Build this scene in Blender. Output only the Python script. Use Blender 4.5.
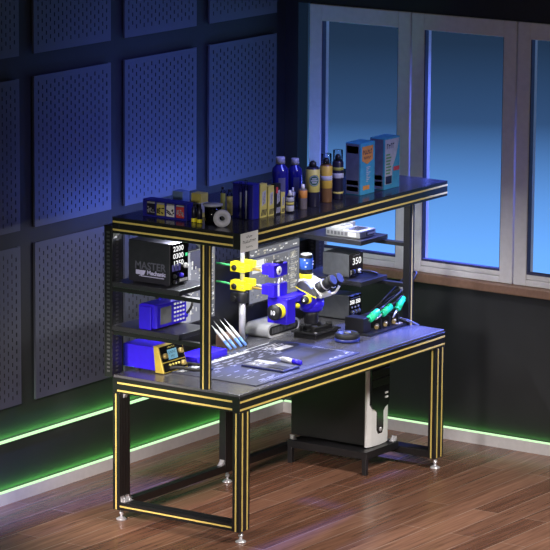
import bpy, bmesh, math, random
from mathutils import Vector, Matrix
random.seed(7)
for o in list(bpy.data.objects):
    bpy.data.objects.remove(o)
C = bpy.context.scene.collection
S = bpy.context.scene

# ------------------------------------------------------------------ camera
YAW, PITCH, ROLL = 0.5979288, 0.1954355, 0.0071782
fw = Vector((math.cos(PITCH)*math.cos(YAW), math.cos(PITCH)*math.sin(YAW), -math.sin(PITCH)))
rt = Vector((math.sin(YAW), -math.cos(YAW), 0)); up = rt.cross(fw)
rt2 = math.cos(ROLL)*rt + math.sin(ROLL)*up; up2 = rt2.cross(fw)
cam = bpy.data.objects.new('camera', bpy.data.cameras.new('camera')); C.objects.link(cam)
cam.data.sensor_width = 36; cam.data.lens = 3496.88/550*36; cam.data.clip_end = 200
M = Matrix((rt2, up2, -fw)).transposed().to_4x4(); M.translation = (-13.53756, -9.42165, 4.61)
cam.matrix_world = M
S.camera = cam

# ------------------------------------------------------------------ world: dusk sky, blue towards the windows
W = bpy.data.worlds.new('dusk_sky'); S.world = W; W.use_nodes = True
nt = W.node_tree; nt.nodes.clear()
def wn(t, **k):
    n = nt.nodes.new(t)
    for a, b in k.items(): setattr(n, a, b)
    return n
tc = wn('ShaderNodeTexCoord'); sp = wn('ShaderNodeSeparateXYZ'); nt.links.new(tc.outputs['Generated'], sp.inputs[0])
ez = wn('ShaderNodeMapRange'); ez.inputs['From Min'].default_value = -0.20; ez.inputs['From Max'].default_value = -0.115
nt.links.new(sp.outputs['Z'], ez.inputs['Value'])
rz = wn('ShaderNodeValToRGB'); nt.links.new(ez.outputs['Result'], rz.inputs['Fac'])
rz.color_ramp.elements[0].color = (0.20, 0.53, 1.16, 1)
rz.color_ramp.elements[1].color = (0.012, 0.026, 0.055, 1)
for p_, c_ in ((0.15, (0.175, 0.475, 1.10, 1)), (0.32, (0.125, 0.34, 0.80, 1)), (0.58, (0.034, 0.084, 0.195, 1)), (0.84, (0.016, 0.036, 0.076, 1))):
    e = rz.color_ramp.elements.new(p_); e.color = c_
ex = wn('ShaderNodeMapRange'); ex.inputs['From Min'].default_value = 0.30; ex.inputs['From Max'].default_value = 0.62
nt.links.new(sp.outputs['X'], ex.inputs['Value'])
mx = wn('ShaderNodeMixRGB'); mx.inputs['Color1'].default_value = (0.075, 0.070, 0.070, 1)
nt.links.new(ex.outputs['Result'], mx.inputs['Fac']); nt.links.new(rz.outputs['Color'], mx.inputs['Color2'])
bg = wn('ShaderNodeBackground'); bg.inputs['Strength'].default_value = 1.0
nt.links.new(mx.outputs['Color'], bg.inputs['Color'])
nt.links.new(bg.outputs[0], wn('ShaderNodeOutputWorld').inputs[0])

# ------------------------------------------------------------------ added fill lamps, not fixtures of the room
def area(name, loc, target, sx, sy, power, col):
    l = bpy.data.lights.new(name, 'AREA'); l.shape = 'RECTANGLE'; l.size = sx; l.size_y = sy
    l.energy = power; l.color = col
    o = bpy.data.objects.new(name, l); C.objects.link(o); o.location = loc
    o.rotation_euler = (Vector(target)-Vector(loc)).to_track_quat('-Z', 'Y').to_euler()
    return o
def spot(name, loc, target, power, angle, blend, radius, col):
    l = bpy.data.lights.new(name, 'SPOT'); l.energy = power; l.spot_size = math.radians(angle); l.spot_blend = blend
    l.shadow_soft_size = radius; l.color = col
    o = bpy.data.objects.new(name, l); C.objects.link(o); o.location = loc
    o.rotation_euler = (Vector(target)-Vector(loc)).to_track_quat('-Z', 'Y').to_euler()
    return o
spot('fill_spot_front', (0.2, -2.7, 3.2), (1.05, -0.25, 0.1), 740, 57, 1.0, 0.3, (1.0, 0.93, 0.86))  # added fill brightening gold strips, bench front and floor
spot('fill_spot_left', (-2.6, -0.5, 1.75), (0.35, 0.55, 0.40), 230, 48, 0.8, 0.25, (1.0, 0.94, 0.90))  # unseen fill added to lift the left-facing sides of the bench
spot('fill_spot_outside', (6.2, 0.35, 3.4), (1.78, 0.42, 1.12), 7000, 17, 0.5, 0.15, (0.13, 0.19, 1.0))  # added beyond the window to tint right shelves and desk blue
spot('fill_spot_right', (2.25, -0.62, 3.1), (1.84, 0.14, 1.0), 1700, 15, 0.8, 0.12, (0.13, 0.19, 1.0))  # narrow blue fill added for the right end of the desk
spot('fill_spot_low', (-2.3, 0.3, 1.35), (0.9, 0.85, 0.0), 420, 32, 0.7, 0.2, (1.0, 0.86, 0.80))  # added fill reaching the floor under and behind the desk
spot('fill_spot_blue', (0.5, -0.9, 3.1), (1.1, 1.2, 1.50), 190, 54, 0.9, 0.4, (0.13, 0.17, 1.0))  # blue fill added for the wall panels and top shelf, no fixture
area('fill_area_blue', (1.55, 1.00, 1.36), (1.60, 1.411, 1.70), 1.7, 0.05, 5.0, (0.10, 0.20, 1.0))  # unseen blue fill added behind the shelf, grading the panels upwards

S.view_settings.view_transform = 'Standard'
try: S.view_settings.look = 'None'
except Exception: pass
S.view_settings.exposure = 0.0
S.view_settings.gamma = 1.0
S.view_settings.use_curve_mapping = False

# ------------------------------------------------------------------ materials
def mat(name, col, rough=0.5, metal=0.0, var=0.12, scale=30, spec=0.5, emit=None, estr=1.0):
    m = bpy.data.materials.new(name); m.use_nodes = True
    t = m.node_tree; b = t.nodes['Principled BSDF']
    n = t.nodes.new('ShaderNodeTexNoise'); n.inputs['Scale'].default_value = scale; n.inputs['Detail'].default_value = 3
    c = t.nodes.new('ShaderNodeTexCoord'); t.links.new(c.outputs['Object'], n.inputs['Vector'])
    r = t.nodes.new('ShaderNodeValToRGB'); t.links.new(n.outputs['Fac'], r.inputs['Fac'])
    r.color_ramp.elements[0].position = 0.3; r.color_ramp.elements[1].position = 0.7
    r.color_ramp.elements[0].color = tuple(max(0, x*(1-var)) for x in col[:3])+(1,)
    r.color_ramp.elements[1].color = tuple(min(1, x*(1+var)) for x in col[:3])+(1,)
    t.links.new(r.outputs['Color'], b.inputs['Base Color'])
    b.inputs['Roughness'].default_value = rough; b.inputs['Metallic'].default_value = metal
    b.inputs['Specular IOR Level'].default_value = spec
    if emit:
        b.inputs['Emission Color'].default_value = tuple(emit)+(1,); b.inputs['Emission Strength'].default_value = estr
    return m
def emis(name, col, s):
    return mat(name, (0.02, 0.02, 0.02), 0.4, emit=col, estr=s)
def clear(name, tint, mixf=0.12, rough=0.03):
    m = bpy.data.materials.new(name); m.use_nodes = True; t = m.node_tree; t.nodes.clear()
    o = t.nodes.new('ShaderNodeOutputMaterial'); x = t.nodes.new('ShaderNodeMixShader')
    tr = t.nodes.new('ShaderNodeBsdfTransparent'); tr.inputs[0].default_value = tint+(1,)
    g = t.nodes.new('ShaderNodeBsdfGlossy'); g.inputs['Roughness'].default_value = rough
    lw = t.nodes.new('ShaderNodeLayerWeight'); lw.inputs['Blend'].default_value = mixf
    t.links.new(lw.outputs['Fresnel'], x.inputs[0]); t.links.new(tr.outputs[0], x.inputs[1]); t.links.new(g.outputs[0], x.inputs[2])
    t.links.new(x.outputs[0], o.inputs[0])
    return m
black = mat('black_anodised_aluminium', (0.011, 0.011, 0.013), 0.38)
frontblk = mat('black_extrusion', (0.011, 0.011, 0.012), 0.34)
gold = mat('gold_slot_strip', (0.72, 0.55, 0.15), 0.45, var=0.05)
deskm = mat('dark_desktop_laminate', (0.088, 0.087, 0.098), 0.27, var=0.1, scale=80)
shelfm = mat('dark_shelf_board', (0.028, 0.028, 0.034), 0.30, var=0.1)
topm = mat('dark_upper_board', (0.022, 0.022, 0.03), 0.22, var=0.1)
zinc = mat('zinc_bracket', (0.75, 0.75, 0.78), 0.35, 0.7)
chrome = mat('chrome', (0.80, 0.80, 0.84), 0.22, 0.6, var=0.03)
silver = mat('silver_aluminium', (0.80, 0.80, 0.81), 0.33, 0.55, var=0.03)
steelgrey = mat('grey_steel_case', (0.115, 0.120, 0.128), 0.42, 0.2)
blk = mat('black_plastic', (0.010, 0.010, 0.011), 0.45)
blkgl = mat('black_gloss', (0.006, 0.006, 0.007), 0.18)
rubber = mat('black_rubber', (0.009, 0.009, 0.009), 0.6)
blue = mat('vivid_blue_paint', (0.028, 0.010, 0.62), 0.38, var=0.05)
bluedk = mat('deep_blue_plastic', (0.018, 0.018, 0.26), 0.4, var=0.06)
yellow = mat('yellow_plastic', (0.92, 0.80, 0.02), 0.4, var=0.04)
yellowdk = mat('mustard_print', (0.58, 0.50, 0.12), 0.5)
white = mat('white_plastic', (0.80, 0.80, 0.80), 0.4, var=0.03)
greyw = mat('pale_grey_print', (0.42, 0.43, 0.47), 0.5)
green = mat('green_grip', (0.02, 0.74, 0.27), 0.45, emit=None)
brown = mat('brown_wood_block', (0.23, 0.14, 0.10), 0.6, scale=60)
teal = mat('teal_card', (0.05, 0.30, 0.44), 0.5)
orange = mat('orange_print', (0.62, 0.25, 0.05), 0.5)
red = mat('red_print', (0.55, 0.05, 0.05), 0.5)
brass = mat('brass', (0.75, 0.55, 0.20), 0.3, 0.8)
goldp = mat('gold_front_panel', (0.50, 0.38, 0.06), 0.4, 0.2)
amber = mat('dark_amber_can', (0.16, 0.08, 0.03), 0.3)
darkcan = mat('black_can', (0.015, 0.014, 0.03), 0.3)
cobalt = mat('cobalt_glass', (0.012, 0.012, 0.16), 0.12, spec=0.7)
plastic_clear = clear('clear_plastic', (0.86, 0.88, 0.94), 0.25)
pane_m = clear('window_glass', (0.97, 0.98, 1.0), 0.06)
blue_clear = clear('blue_acrylic', (0.12, 0.14, 0.60), 0.2)
em_white = emis('white_display', (1, 1, 1), 1.0)
em_lcd = emis('cyan_lcd', (0.25, 0.62, 0.85), 0.55)
em_green = emis('green_led_strip', (0.60, 1.0, 0.52), 1.3)
em_bench = emis('white_led_bar', (0.95, 0.97, 1.0), 5.0)
em_screen = emis('screen_grey_blue', (0.30, 0.31, 0.38), 0.72)
em_screen2 = emis('screen_mid_grey', (0.22, 0.225, 0.25), 0.7)
em_screenw = emis('screen_white', (0.95, 0.95, 0.93), 0.9)
em_screeny = emis('screen_cream', (0.75, 0.70, 0.55), 0.75)
em_screenp = emis('screen_pale_grey', (0.52, 0.53, 0.58), 0.85)
em_screend = emis('screen_dark_blue', (0.04, 0.045, 0.14), 0.6)
em_blue = emis('blue_led_ring', (0.03, 0.07, 0.8), 0.35)
em_greenled = emis('green_indicator', (0.1, 1.0, 0.4), 0.8)

# ------------------------------------------------------------------ mesh builder
class MB:
    def __init__(s, xf=None):
        s.bm = bmesh.new(); s.xf = xf
    def _merge(s, b, mi, smooth):
        for f in b.faces: f.material_index = mi; f.smooth = smooth
        me = bpy.data.meshes.new('t'); b.to_mesh(me); b.free()
        s.bm.from_mesh(me); bpy.data.meshes.remove(me)
    def box(s, x0, x1, y0, y1, z0, z1, bev=0.0, mi=0, seg=2):
        b = bmesh.new(); bmesh.ops.create_cube(b, size=1)
        for v in b.verts:
            v.co = Vector(((x0+x1)/2+v.co.x*(x1-x0), (y0+y1)/2+v.co.y*(y1-y0), (z0+z1)/2+v.co.z*(z1-z0)))
        if bev > 0:
            bmesh.ops.bevel(b, geom=list(b.edges), offset=bev, segments=seg, affect='EDGES', profile=0.5)
        s._merge(b, mi, False); return s
    def cyl(s, p0, p1, r0, r1=None, n=20, mi=0, cap=True):
        r1 = r0 if r1 is None else r1
        p0 = Vector(p0); p1 = Vector(p1); d = p1-p0
        b = bmesh.new()
        bmesh.ops.create_cone(b, cap_ends=cap, segments=n, radius1=r0, radius2=r1, depth=d.length)
        R = d.to_track_quat('Z', 'Y').to_matrix().to_4x4(); R.translation = (p0+p1)/2
        bmesh.ops.transform(b, matrix=R, verts=b.verts)
        for f in b.faces: f.material_index = mi; f.smooth = len(f.verts) == 4
        me = bpy.data.meshes.new('t'); b.to_mesh(me); b.free(); s.bm.from_mesh(me); bpy.data.meshes.remove(me)
        return s
    def lathe(s, prof, c, n=24, mi=0, axis=(0, 0, 1)):
        # prof: list of (radius, height)
        b = bmesh.new(); rings = []
        for r, h in prof:
            if r < 1e-6: rings.append([b.verts.new((0, 0, h))])
            else: rings.append([b.verts.new((r*math.cos(2*math.pi*i/n), r*math.sin(2*math.pi*i/n), h)) for i in range(n)])
        for A, B in zip(rings, rings[1:]):
            for i in range(n):
                j = (i+1) % n
                a = [A[i % len(A)], A[j % len(A)], B[j % len(B)], B[i % len(B)]]
                u = []
                for v in a:
                    if v not in u: u.append(v)
                if len(u) > 2: b.faces.new(u)
        R = Vector(axis).to_track_quat('Z', 'Y').to_matrix().to_4x4(); R.translation = Vector(c)
        bmesh.ops.transform(b, matrix=R, verts=b.verts)
        bmesh.ops.recalc_face_normals(b, faces=b.faces)
        s._merge(b, mi, True); return s
    def prism(s, poly, axis, a0, a1, mi=0, bev=0.0):
        # poly in the two remaining axes (order x,y,z without axis)
        b = bmesh.new()
        def mk(u, v, w):
            return {'x': (w, u, v), 'y': (u, w, v), 'z': (u, v, w)}[axis]
        A = [b.verts.new(mk(u, v, a0)) for u, v in poly]; B = [b.verts.new(mk(u, v, a1)) for u, v in poly]
        b.faces.new(A); b.faces.new(B[::-1]); n = len(poly)
        for i in range(n): b.faces.new((A[i], B[i], B[(i+1) % n], A[(i+1) % n]))
        bmesh.ops.recalc_face_normals(b, faces=b.faces)
        if bev > 0: bmesh.ops.bevel(b, geom=list(b.edges), offset=bev, segments=2, affect='EDGES', profile=0.5)
        s._merge(b, mi, False); return s
    def tube(s, pts, r, n=10, mi=0, sub=6):
        P = [Vector(p) for p in pts]; Q = []
        if len(P) > 2:
            for i in range(len(P)-1):
                p0 = P[max(i-1, 0)]; p1 = P[i]; p2 = P[i+1]; p3 = P[min(i+2, len(P)-1)]
                for k in range(sub):
                    t = k/sub
                    Q.append(0.5*((2*p1)+(p2-p0)*t+(2*p0-5*p1+4*p2-p3)*t*t+(3*p1-p0-3*p2+p3)*t**3))
            Q.append(P[-1])
        else: Q = P
        b = bmesh.new(); rings = []; nrm = None
        for i, q in enumerate(Q):
            d = (Q[min(i+1, len(Q)-1)]-Q[max(i-1, 0)]).normalized()
            if nrm is None:
                nrm = d.orthogonal().normalized()
            nrm = (nrm-d*nrm.dot(d)).normalized(); bn = d.cross(nrm)
            rings.append([b.verts.new(q+r*(math.cos(2*math.pi*k/n)*nrm+math.sin(2*math.pi*k/n)*bn)) for k in range(n)])
        for A, B in zip(rings, rings[1:]):
            for k in range(n): b.faces.new((A[k], A[(k+1) % n], B[(k+1) % n], B[k]))
        b.faces.new(rings[0][::-1]); b.faces.new(rings[-1])
        bmesh.ops.recalc_face_normals(b, faces=b.faces)
        s._merge(b, mi, True); return s
    def ball(s, c, r, mi=0, sc=(1, 1, 1), n=16):
        b = bmesh.new(); bmesh.ops.create_uvsphere(b, u_segments=n, v_segments=n//2+2, radius=r)
        for v in b.verts: v.co = Vector(c)+Vector((v.co.x*sc[0], v.co.y*sc[1], v.co.z*sc[2]))
        s._merge(b, mi, True); return s
    def quad(s, pts, mi=0):
        f = s.bm.faces.new([s.bm.verts.new(p) for p in pts]); f.material_index = mi; return s
    def build(s, name, mats, parent=None, kind=None, label=None):
        me = bpy.data.meshes.new(name)
        if s.xf is not None: bmesh.ops.transform(s.bm, matrix=s.xf, verts=s.bm.verts)
        off = Vector((0, 0, 0)); q = parent
        while q is not None: off += q.location; q = q.parent
        for v in s.bm.verts: v.co -= off
        s.bm.to_mesh(me); s.bm.free()
        for m in (mats if isinstance(mats, (list, tuple)) else [mats]): me.materials.append(m)
        o = bpy.data.objects.new(name, me); C.objects.link(o)
        if parent is not None: o.parent = parent
        if kind: o['kind'] = kind
        if label: o['label'] = label
        return o
def tag(o, label, cat, group=None):
    o['label'] = label; o['category'] = cat
    if group: o['group'] = group
    return o
def thing(name, loc, label, cat, group=None):
    o = bpy.data.objects.new(name, None); C.objects.link(o); o.location = loc; o.empty_display_size = 0.05
    return tag(o, label, cat, group)
def origin(o, loc):
    # move the origin of a single-mesh thing to its base
    d = Vector(loc)
    for v in o.data.vertices: v.co -= d
    o.location = d
    return o
def text(name, body, size, at, xdir, ydir, material, parent=None, bold=0.0, ext=0.0006, sx=1.0, align='CENTER'):
    cu = bpy.data.curves.new('t', 'FONT'); cu.body = body; cu.size = size; cu.extrude = ext; cu.offset = bold
    cu.align_x = align; cu.align_y = 'CENTER'; cu.resolution_u = 3
    ob = bpy.data.objects.new('t', cu); C.objects.link(ob)
    dg = bpy.context.evaluated_depsgraph_get()
    me = bpy.data.meshes.new_from_object(ob.evaluated_get(dg))
    bpy.data.objects.remove(ob); bpy.data.curves.remove(cu)
    xd = Vector(xdir); yd = Vector(ydir); zd = xd.cross(yd)
    off = Vector((0, 0, 0)); q = parent
    while q is not None: off += q.location; q = q.parent
    for v in me.vertices: v.co = Vector(at)+xd*v.co.x*sx+yd*v.co.y+zd*v.co.z-off
    me.materials.clear(); me.materials.append(material)
    me.name = name
    o = bpy.data.objects.new(name, me); C.objects.link(o)
    if parent is not None: o.parent = parent
    return o
def marks(name, w, h, at, xdir, ydir, material, parent, n=7, seed=1):
    # a line of print too small to read in the photograph
    r = random.Random(seed); xd = Vector(xdir); yd = Vector(ydir); m = MB(); c = Vector(at); u = -w/2; step = w/n
    for k in range(n):
        a = u+k*step; b = a+step*0.74
        lo = -h/2; hi = h/2*(1 if r.random() < 0.5 else 0.7)
        m.quad([c+xd*a+yd*lo, c+xd*(a+step*0.26)+yd*lo, c+xd*(a+step*0.26)+yd*hi, c+xd*a+yd*hi])
        z = r.choice((lo, 0.0, hi-h*0.25))
        m.quad([c+xd*(a+step*0.26)+yd*z, c+xd*b+yd*z, c+xd*b+yd*(z+h*0.25), c+xd*(a+step*0.26)+yd*(z+h*0.25)])
    return m.build(name, material, parent)
FX, FY = (1, 0, 0), (0, 0, 1)            # writing on faces towards -y
LX, LY = (0, -1, 0), (0, 0, 1)           # writing on faces towards -x
def copy_tree(o, parent=None):
    c = o.copy(); C.objects.link(c)
    if parent is not None: c.parent = parent
    for ch in o.children: copy_tree(ch, c)
    return c

# ================================================================== SETTING
YB, XR = 1.411, 2.453
# floor: planks along x
def floor_mat():
    m = bpy.data.materials.new('brown_plank_floor'); m.use_nodes = True; t = m.node_tree; b = t.nodes['Principled BSDF']
    c = t.nodes.new('ShaderNodeTexCoord')
    mp = t.nodes.new('ShaderNodeMapping'); t.links.new(c.outputs['Object'], mp.inputs[0])
    br = t.nodes.new('ShaderNodeTexBrick'); t.links.new(mp.outputs[0], br.inputs['Vector'])
    br.offset = 0.37; br.inputs['Scale'].default_value = 1.0
    br.inputs['Brick Width'].default_value = 1.25; br.inputs['Row Height'].default_value = 0.145
    br.inputs['Mortar Size'].default_value = 0.0022; br.inputs['Mortar Smooth'].default_value = 0.2; br.inputs['Bias'].default_value = 0.0
    br.inputs['Color1'].default_value = (0.150, 0.070, 0.044, 1); br.inputs['Color2'].default_value = (0.26, 0.135, 0.088, 1)
    br.inputs['Mortar'].default_value = (0.36, 0.26, 0.21, 1)
    st = t.nodes.new('ShaderNodeMapping'); st.inputs['Scale'].default_value = (1.6, 34, 1); t.links.new(c.outputs['Object'], st.inputs[0])
    n = t.nodes.new('ShaderNodeTexNoise'); n.inputs['Scale'].default_value = 1.6; n.inputs['Detail'].default_value = 6; n.inputs['Distortion'].default_value = 0.6
    t.links.new(st.outputs[0], n.inputs['Vector'])
    r = t.nodes.new('ShaderNodeValToRGB'); t.links.new(n.outputs['Fac'], r.inputs['Fac'])
    r.color_ramp.elements[0].color = (0.62, 0.58, 0.56, 1); r.color_ramp.elements[1].color = (1.25, 1.22, 1.2, 1)
    r.color_ramp.elements[0].position = 0.3; r.color_ramp.elements[1].position = 0.7
    x = t.nodes.new('ShaderNodeMixRGB'); x.blend_type = 'MULTIPLY'; x.inputs[0].default_value = 1
    t.links.new(br.outputs['Color'], x.inputs[1]); t.links.new(r.outputs['Color'], x.inputs[2])
    t.links.new(x.outputs[0], b.inputs['Base Color'])
    b.inputs['Roughness'].default_value = 0.27
    return m
MB().box(-2.6, XR+0.1, -3.2, YB+0.1, -0.05, 0).build('floor', floor_mat(), kind='structure')
wallm = mat('dark_wall_paint', (0.022, 0.023, 0.026), 0.6, scale=4)
wb = MB().box(-2.6, XR+0.1, YB, YB+0.1, 0, 3.0).build('wall_back', wallm, kind='structure')
# pegboard panels fixed to the back wall
pegm = mat('perforated_steel_blue_grey', (0.10, 0.105, 0.14), 0.42, 0.15, var=0.05, scale=3)
def peg_mesh(w, h):
    px, pz, sw, sh = 0.0335, 0.043, 0.0042, 0.0105
    m = MB(); nx = int((w-0.03)/px); nz = int((h-0.03)/pz)
    mx_ = (w-nx*px)/2; mz = (h-(nz*pz))/2
    # border
    m.box(0, mx_, 0, 0.012, 0, h); m.box(w-mx_, w, 0, 0.012, 0, h)
    for i in range(nx):
        sft = (pz/2 if i % 2 else 0.0)
        x0 = mx_+i*px; x1 = x0+px; xc = (x0+x1)/2
        zb = mz+sft
        m.quad([(x0, 0, 0), (x1, 0, 0), (x1, 0, zb), (x0, 0, zb)])
        k = nz-(1 if sft else 0)
        zt = zb+k*pz
        m.quad([(x0, 0, zt), (x1, 0, zt), (x1, 0, h), (x0, 0, h)])
        for j in range(k):
            z0 = zb+j*pz; z1 = z0+pz; zc = (z0+z1)/2
            o = [(x0, 0, z0), (x1, 0, z0), (x1, 0, z1), (x0, 0, z1)]
            q = [(xc-sw, 0, zc-sh), (xc+sw, 0, zc-sh), (xc+sw, 0, zc+sh), (xc-sw, 0, zc+sh)]
            for a in range(4): m.quad([o[a], o[(a+1) % 4], q[(a+1) % 4], q[a]])
    return m
for rowz, rowh in ((0.505, 0.815), (1.40, 0.77), (2.285, 0.62)):
    src = None
    for xx in (0.933, 1.694, 0.172, -0.589, -1.350, -2.111):
        if src is None:
            src = peg_mesh(0.642, rowh).build('pegboard_panel', pegm, wb)
            p = src
        else:
            p = src.copy(); C.objects.link(p)
        p.location = (xx, YB-0.022, rowz)
# right wall with three window openings
wr = MB()
wr.box(XR, XR+0.1, -3.2, YB, 0, 0.875); wr.box(XR, XR+0.1, -3.2, YB, 2.335, 3.0)
wr.box(XR, XR+0.1, 1.325, YB, 0.875, 2.335); wr.box(XR, XR+0.1, -3.2, -0.75, 0.875, 2.335)
wr.build('wall_right', wallm, kind='structure')
framem = mat('off_white_window_frame', (0.78, 0.76, 0.77), 0.5, var=0.04)
MB().box(XR-0.004, XR+0.10, -0.76, 1.33, 0.875, 0.905).build('trim_1', brown, kind='structure')
MB().box(XR-0.05, XR+0.02, -0.80, 1.36, 0.862, 0.912, 0.006).build('trim_2', mat('brown_sill_board', (0.26, 0.15, 0.10), 0.4, scale=40), kind='structure')
for i, y0 in enumerate((0.6650, 0.0, -0.6650)):
    y1 = y0+0.50; z0, z1 = 0.975, 2.245; a = 0.08
    o = bpy.data.objects.new('window_%d' % (i+1), None); C.objects.link(o); o.location = (XR, y0+0.25, 0.912); o['kind'] = 'structure'
    f = MB()
    ya, yb = y0-a+0.002, y1+a-0.002
    f.box(XR-0.01, XR+0.07, ya, y0, 0.913, 2.334, 0.004); f.box(XR-0.01, XR+0.07, y1, yb, 0.913, 2.334, 0.004)
    f.box(XR-0.01, XR+0.07, y0, y1, 0.913, z0-0.028, 0.004); f.box(XR-0.004, XR+0.07, y0, y1, z0-0.026, z0, 0.004)
    f.box(XR-0.01, XR+0.07, y0, y1, z1, 2.334, 0.004)
    f.build('window_frame', framem, o)
    g = MB().box(XR-0.002, XR+0.03, y0-0.0005, y0+0.006, z0, z1).box(XR-0.002, XR+0.03, y1-0.006, y1, z0, z1).box(XR-0.002, XR+0.03, y0+.006, y1-.006, z0, z0+0.012)
    g.build('gasket', mat('dark_gasket', (0.05, 0.05, 0.12), 0.5), o)
    MB().box(XR+0.03, XR+0.036, y0, y1, z0, z1).build('pane', pane_m, o)
bbm = mat('white_baseboard', (0.74, 0.73, 0.74), 0.5, var=0.04)
MB().box(-2.6, XR, YB-0.018, YB, 0, 0.062).build('baseboard_back', bbm, kind='structure')
MB().box(XR-0.018, XR, -3.2, YB-0.018, 0, 0.062).build('baseboard_right', bbm, kind='structure')
MB().box(-2.6, XR-0.02, YB-0.016, YB-0.002, 0.0625, 0.070).build('trim_3', em_green, kind='structure')
MB().box(XR-0.016, XR-0.002, -3.2, YB-0.02, 0.0625, 0.069).build('trim_4', em_green, kind='structure')
MB().box(-2.6, 1.9, YB-0.02, YB-0.002, 0.324, 0.334).build('trim_5', em_green, kind='structure')

def led_glow(name, loc, length, rot, power):
    l = bpy.data.lights.new(name, 'AREA'); l.shape = 'RECTANGLE'; l.size = length; l.size_y = 0.012; l.energy = power; l.color = (0.16, 1.0, 0.12)
    o = bpy.data.objects.new(name, l); C.objects.link(o); o.location = loc; o.rotation_euler = rot
# the strips shine upwards along the walls
led_glow('strip_glow', (-0.2, YB-0.012, 0.074), 5.0, (math.pi, 0, 0), 3.2)
led_glow('strip_glow', (-0.2, YB-0.014, 0.338), 4.0, (math.pi, 0, 0), 2.6)
led_glow('strip_glow', (XR-0.012, -0.9, 0.073), 4.4, (math.pi, 0, math.pi/2), 1.2)

# ================================================================== WORKBENCH
L, D, H, ZT = 1.895, 0.770, 0.75, 1.545
wk = thing('workbench', (L/2, D/2, 0), 'large black aluminium workbench with gold strips, shelves and an overhead shelf', 'workbench')
def strip(m, **k): pass
MB().box(0.003, L-0.003, 0.003, D-0.003, H-0.014, H, 0.003).build('desktop', deskm, wk)
# desk frame beams
zb, zt = H-0.09, H-0.0145
f = MB().box(0, L, 0, 0.042, zb, zt, 0.002).box(0, L, D-0.042, D, zb, zt, 0.002)
f.box(0, 0.042, 0.042, D-0.042, zb, zt, 0.002).box(L-0.042, L, 0.042, D-0.042, zb, zt, 0.002)
fr = f.build('desk_frame', frontblk, wk)
MB().box(0.002, L-0.002, -0.0015, 0.002, H-0.042, H-0.033).box(0.002, L-0.002, -0.0015, 0.002, H-0.081, H-0.072).build('gold_strip', gold, fr)
MB().box(-0.0015, 0.002, 0.044, D-0.03, H-0.042, H-0.033).box(-0.0015, 0.002, 0.044, D-0.03, H-0.081, H-0.072).build('gold_strip', gold, fr)
# legs
LZ = 0.06
def leg(x0, y0, golds):
    g = MB().box(x0, x0+0.09, y0, y0+0.042, LZ, zb, 0.002).build('leg', frontblk, wk)
    if golds:
        s = MB()
        if 'f' in golds:
            for u in (0.024, 0.067): s.box(x0+u-0.0045, x0+u+0.0045, y0-0.0015, y0+0.002, LZ+0.003, zb-0.004)
        if 'l' in golds: s.box(x0-0.0015, x0+0.002, y0+0.017, y0+0.025, LZ+0.003, zb-0.004)
        s.build('gold_strip', gold, g)
    else:
        s = MB()
    gr = MB()
    if 'f' not in golds:
        for u in (0.022, 0.045, 0.068): gr.box(x0+u-0.004, x0+u+0.004, y0-0.0008, y0+0.002, LZ+0.003, zb-0.004)
        gr.build('slot', blk, g)
    st = MB().cyl((x0+0.045, y0+0.021, 0.012), (x0+0.045, y0+0.021, LZ), 0.008).cyl((x0+0.045, y0+0.021, 0.03), (x0+0.045, y0+0.021, 0.04), 0.013, n=6)
    ft = st.build('levelling_foot', chrome, g)
    MB().lathe([(0, 0), (0.027, 0), (0.027, 0.006), (0.014, 0.014), (0, 0.016)], (x0+0.045, y0+0.021, 0)).build('foot_pad', chrome, ft)
    return g
leg(0, 0, 'fl'); leg(0, D-0.042, 'l'); leg(L-0.09, 0, 'fl'); leg(L-0.09, D-0.042, '')
leg(0.92, D-0.042, '')
# lower rails
r = MB().box(0.0, 0.085, 0.043, D-0.043, 0.062, 0.10, 0.002).build('lower_rail', frontblk, wk)
MB().box(-0.0015, 0.002, 0.044, D-0.044, 0.077, 0.085).build('gold_strip', gold, r)
MB().box(0.022, 0.030, 0.044, D-0.044, 0.099, 0.1008).box(0.055, 0.063, 0.044, D-0.044, 0.099, 0.1008).build('slot', blk, r)
MB().box(0.091, 0.919, D-0.042, D, 0.062, 0.10, 0.002).build('lower_rail', frontblk, wk)
MB().box(1.011, L-0.091, D-0.042, D, 0.062, 0.10, 0.002).build('lower_rail', frontblk, wk)
MB().box(L-0.085, L, 0.043, D-0.043, 0.062, 0.10, 0.002).build('lower_rail', frontblk, wk)
# computer platform with two short feet at its open end
pf = MB().box(1.50, L-0.086, 0.235, D-0.043, 0.098, 0.122, 0.003).box(1.49, L-0.086, 0.225, 0.262, 0.086, 0.126, 0.002).box(1.49, 1.53, 0.262, D-0.043, 0.086, 0.126, 0.002)
pfo = pf.build('platform', black, wk)
for y in (0.228, 0.70):
    MB().box(1.491, 1.517, y, y+0.026, 0.0, 0.0865, 0.002).build('platform_foot', black, pfo)
def bracket(x, y, z, sx, sy, sz, dirx=1, dirz=1):
    # right-angle corner bracket in the x-z plane with a gusset
    m = MB()
    m.box(x if dirx > 0 else x-0.028, x+0.028 if dirx > 0 else x, y-0.014, y+0.014, z if dirz > 0 else z-0.004, z+0.004 if dirz > 0 else z)
    m.box(x if dirx > 0 else x-0.004, x+0.004 if dirx > 0 else x, y-0.014, y+0.014, z if dirz > 0 else z-0.028, z+0.028 if dirz > 0 else z)
    for yy in (y-0.013, y+0.009):
        m.prism([(x, z), (x+0.026*dirx, z), (x, z+0.026*dirz)], 'y', yy, yy+0.004)
    m.cyl((x+0.016*dirx, y, z+0.003*dirz), (x+0.016*dirx, y, z+0.010*dirz), 0.006, n=8)
    return m.build('corner_bracket', zinc, wk)
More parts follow.
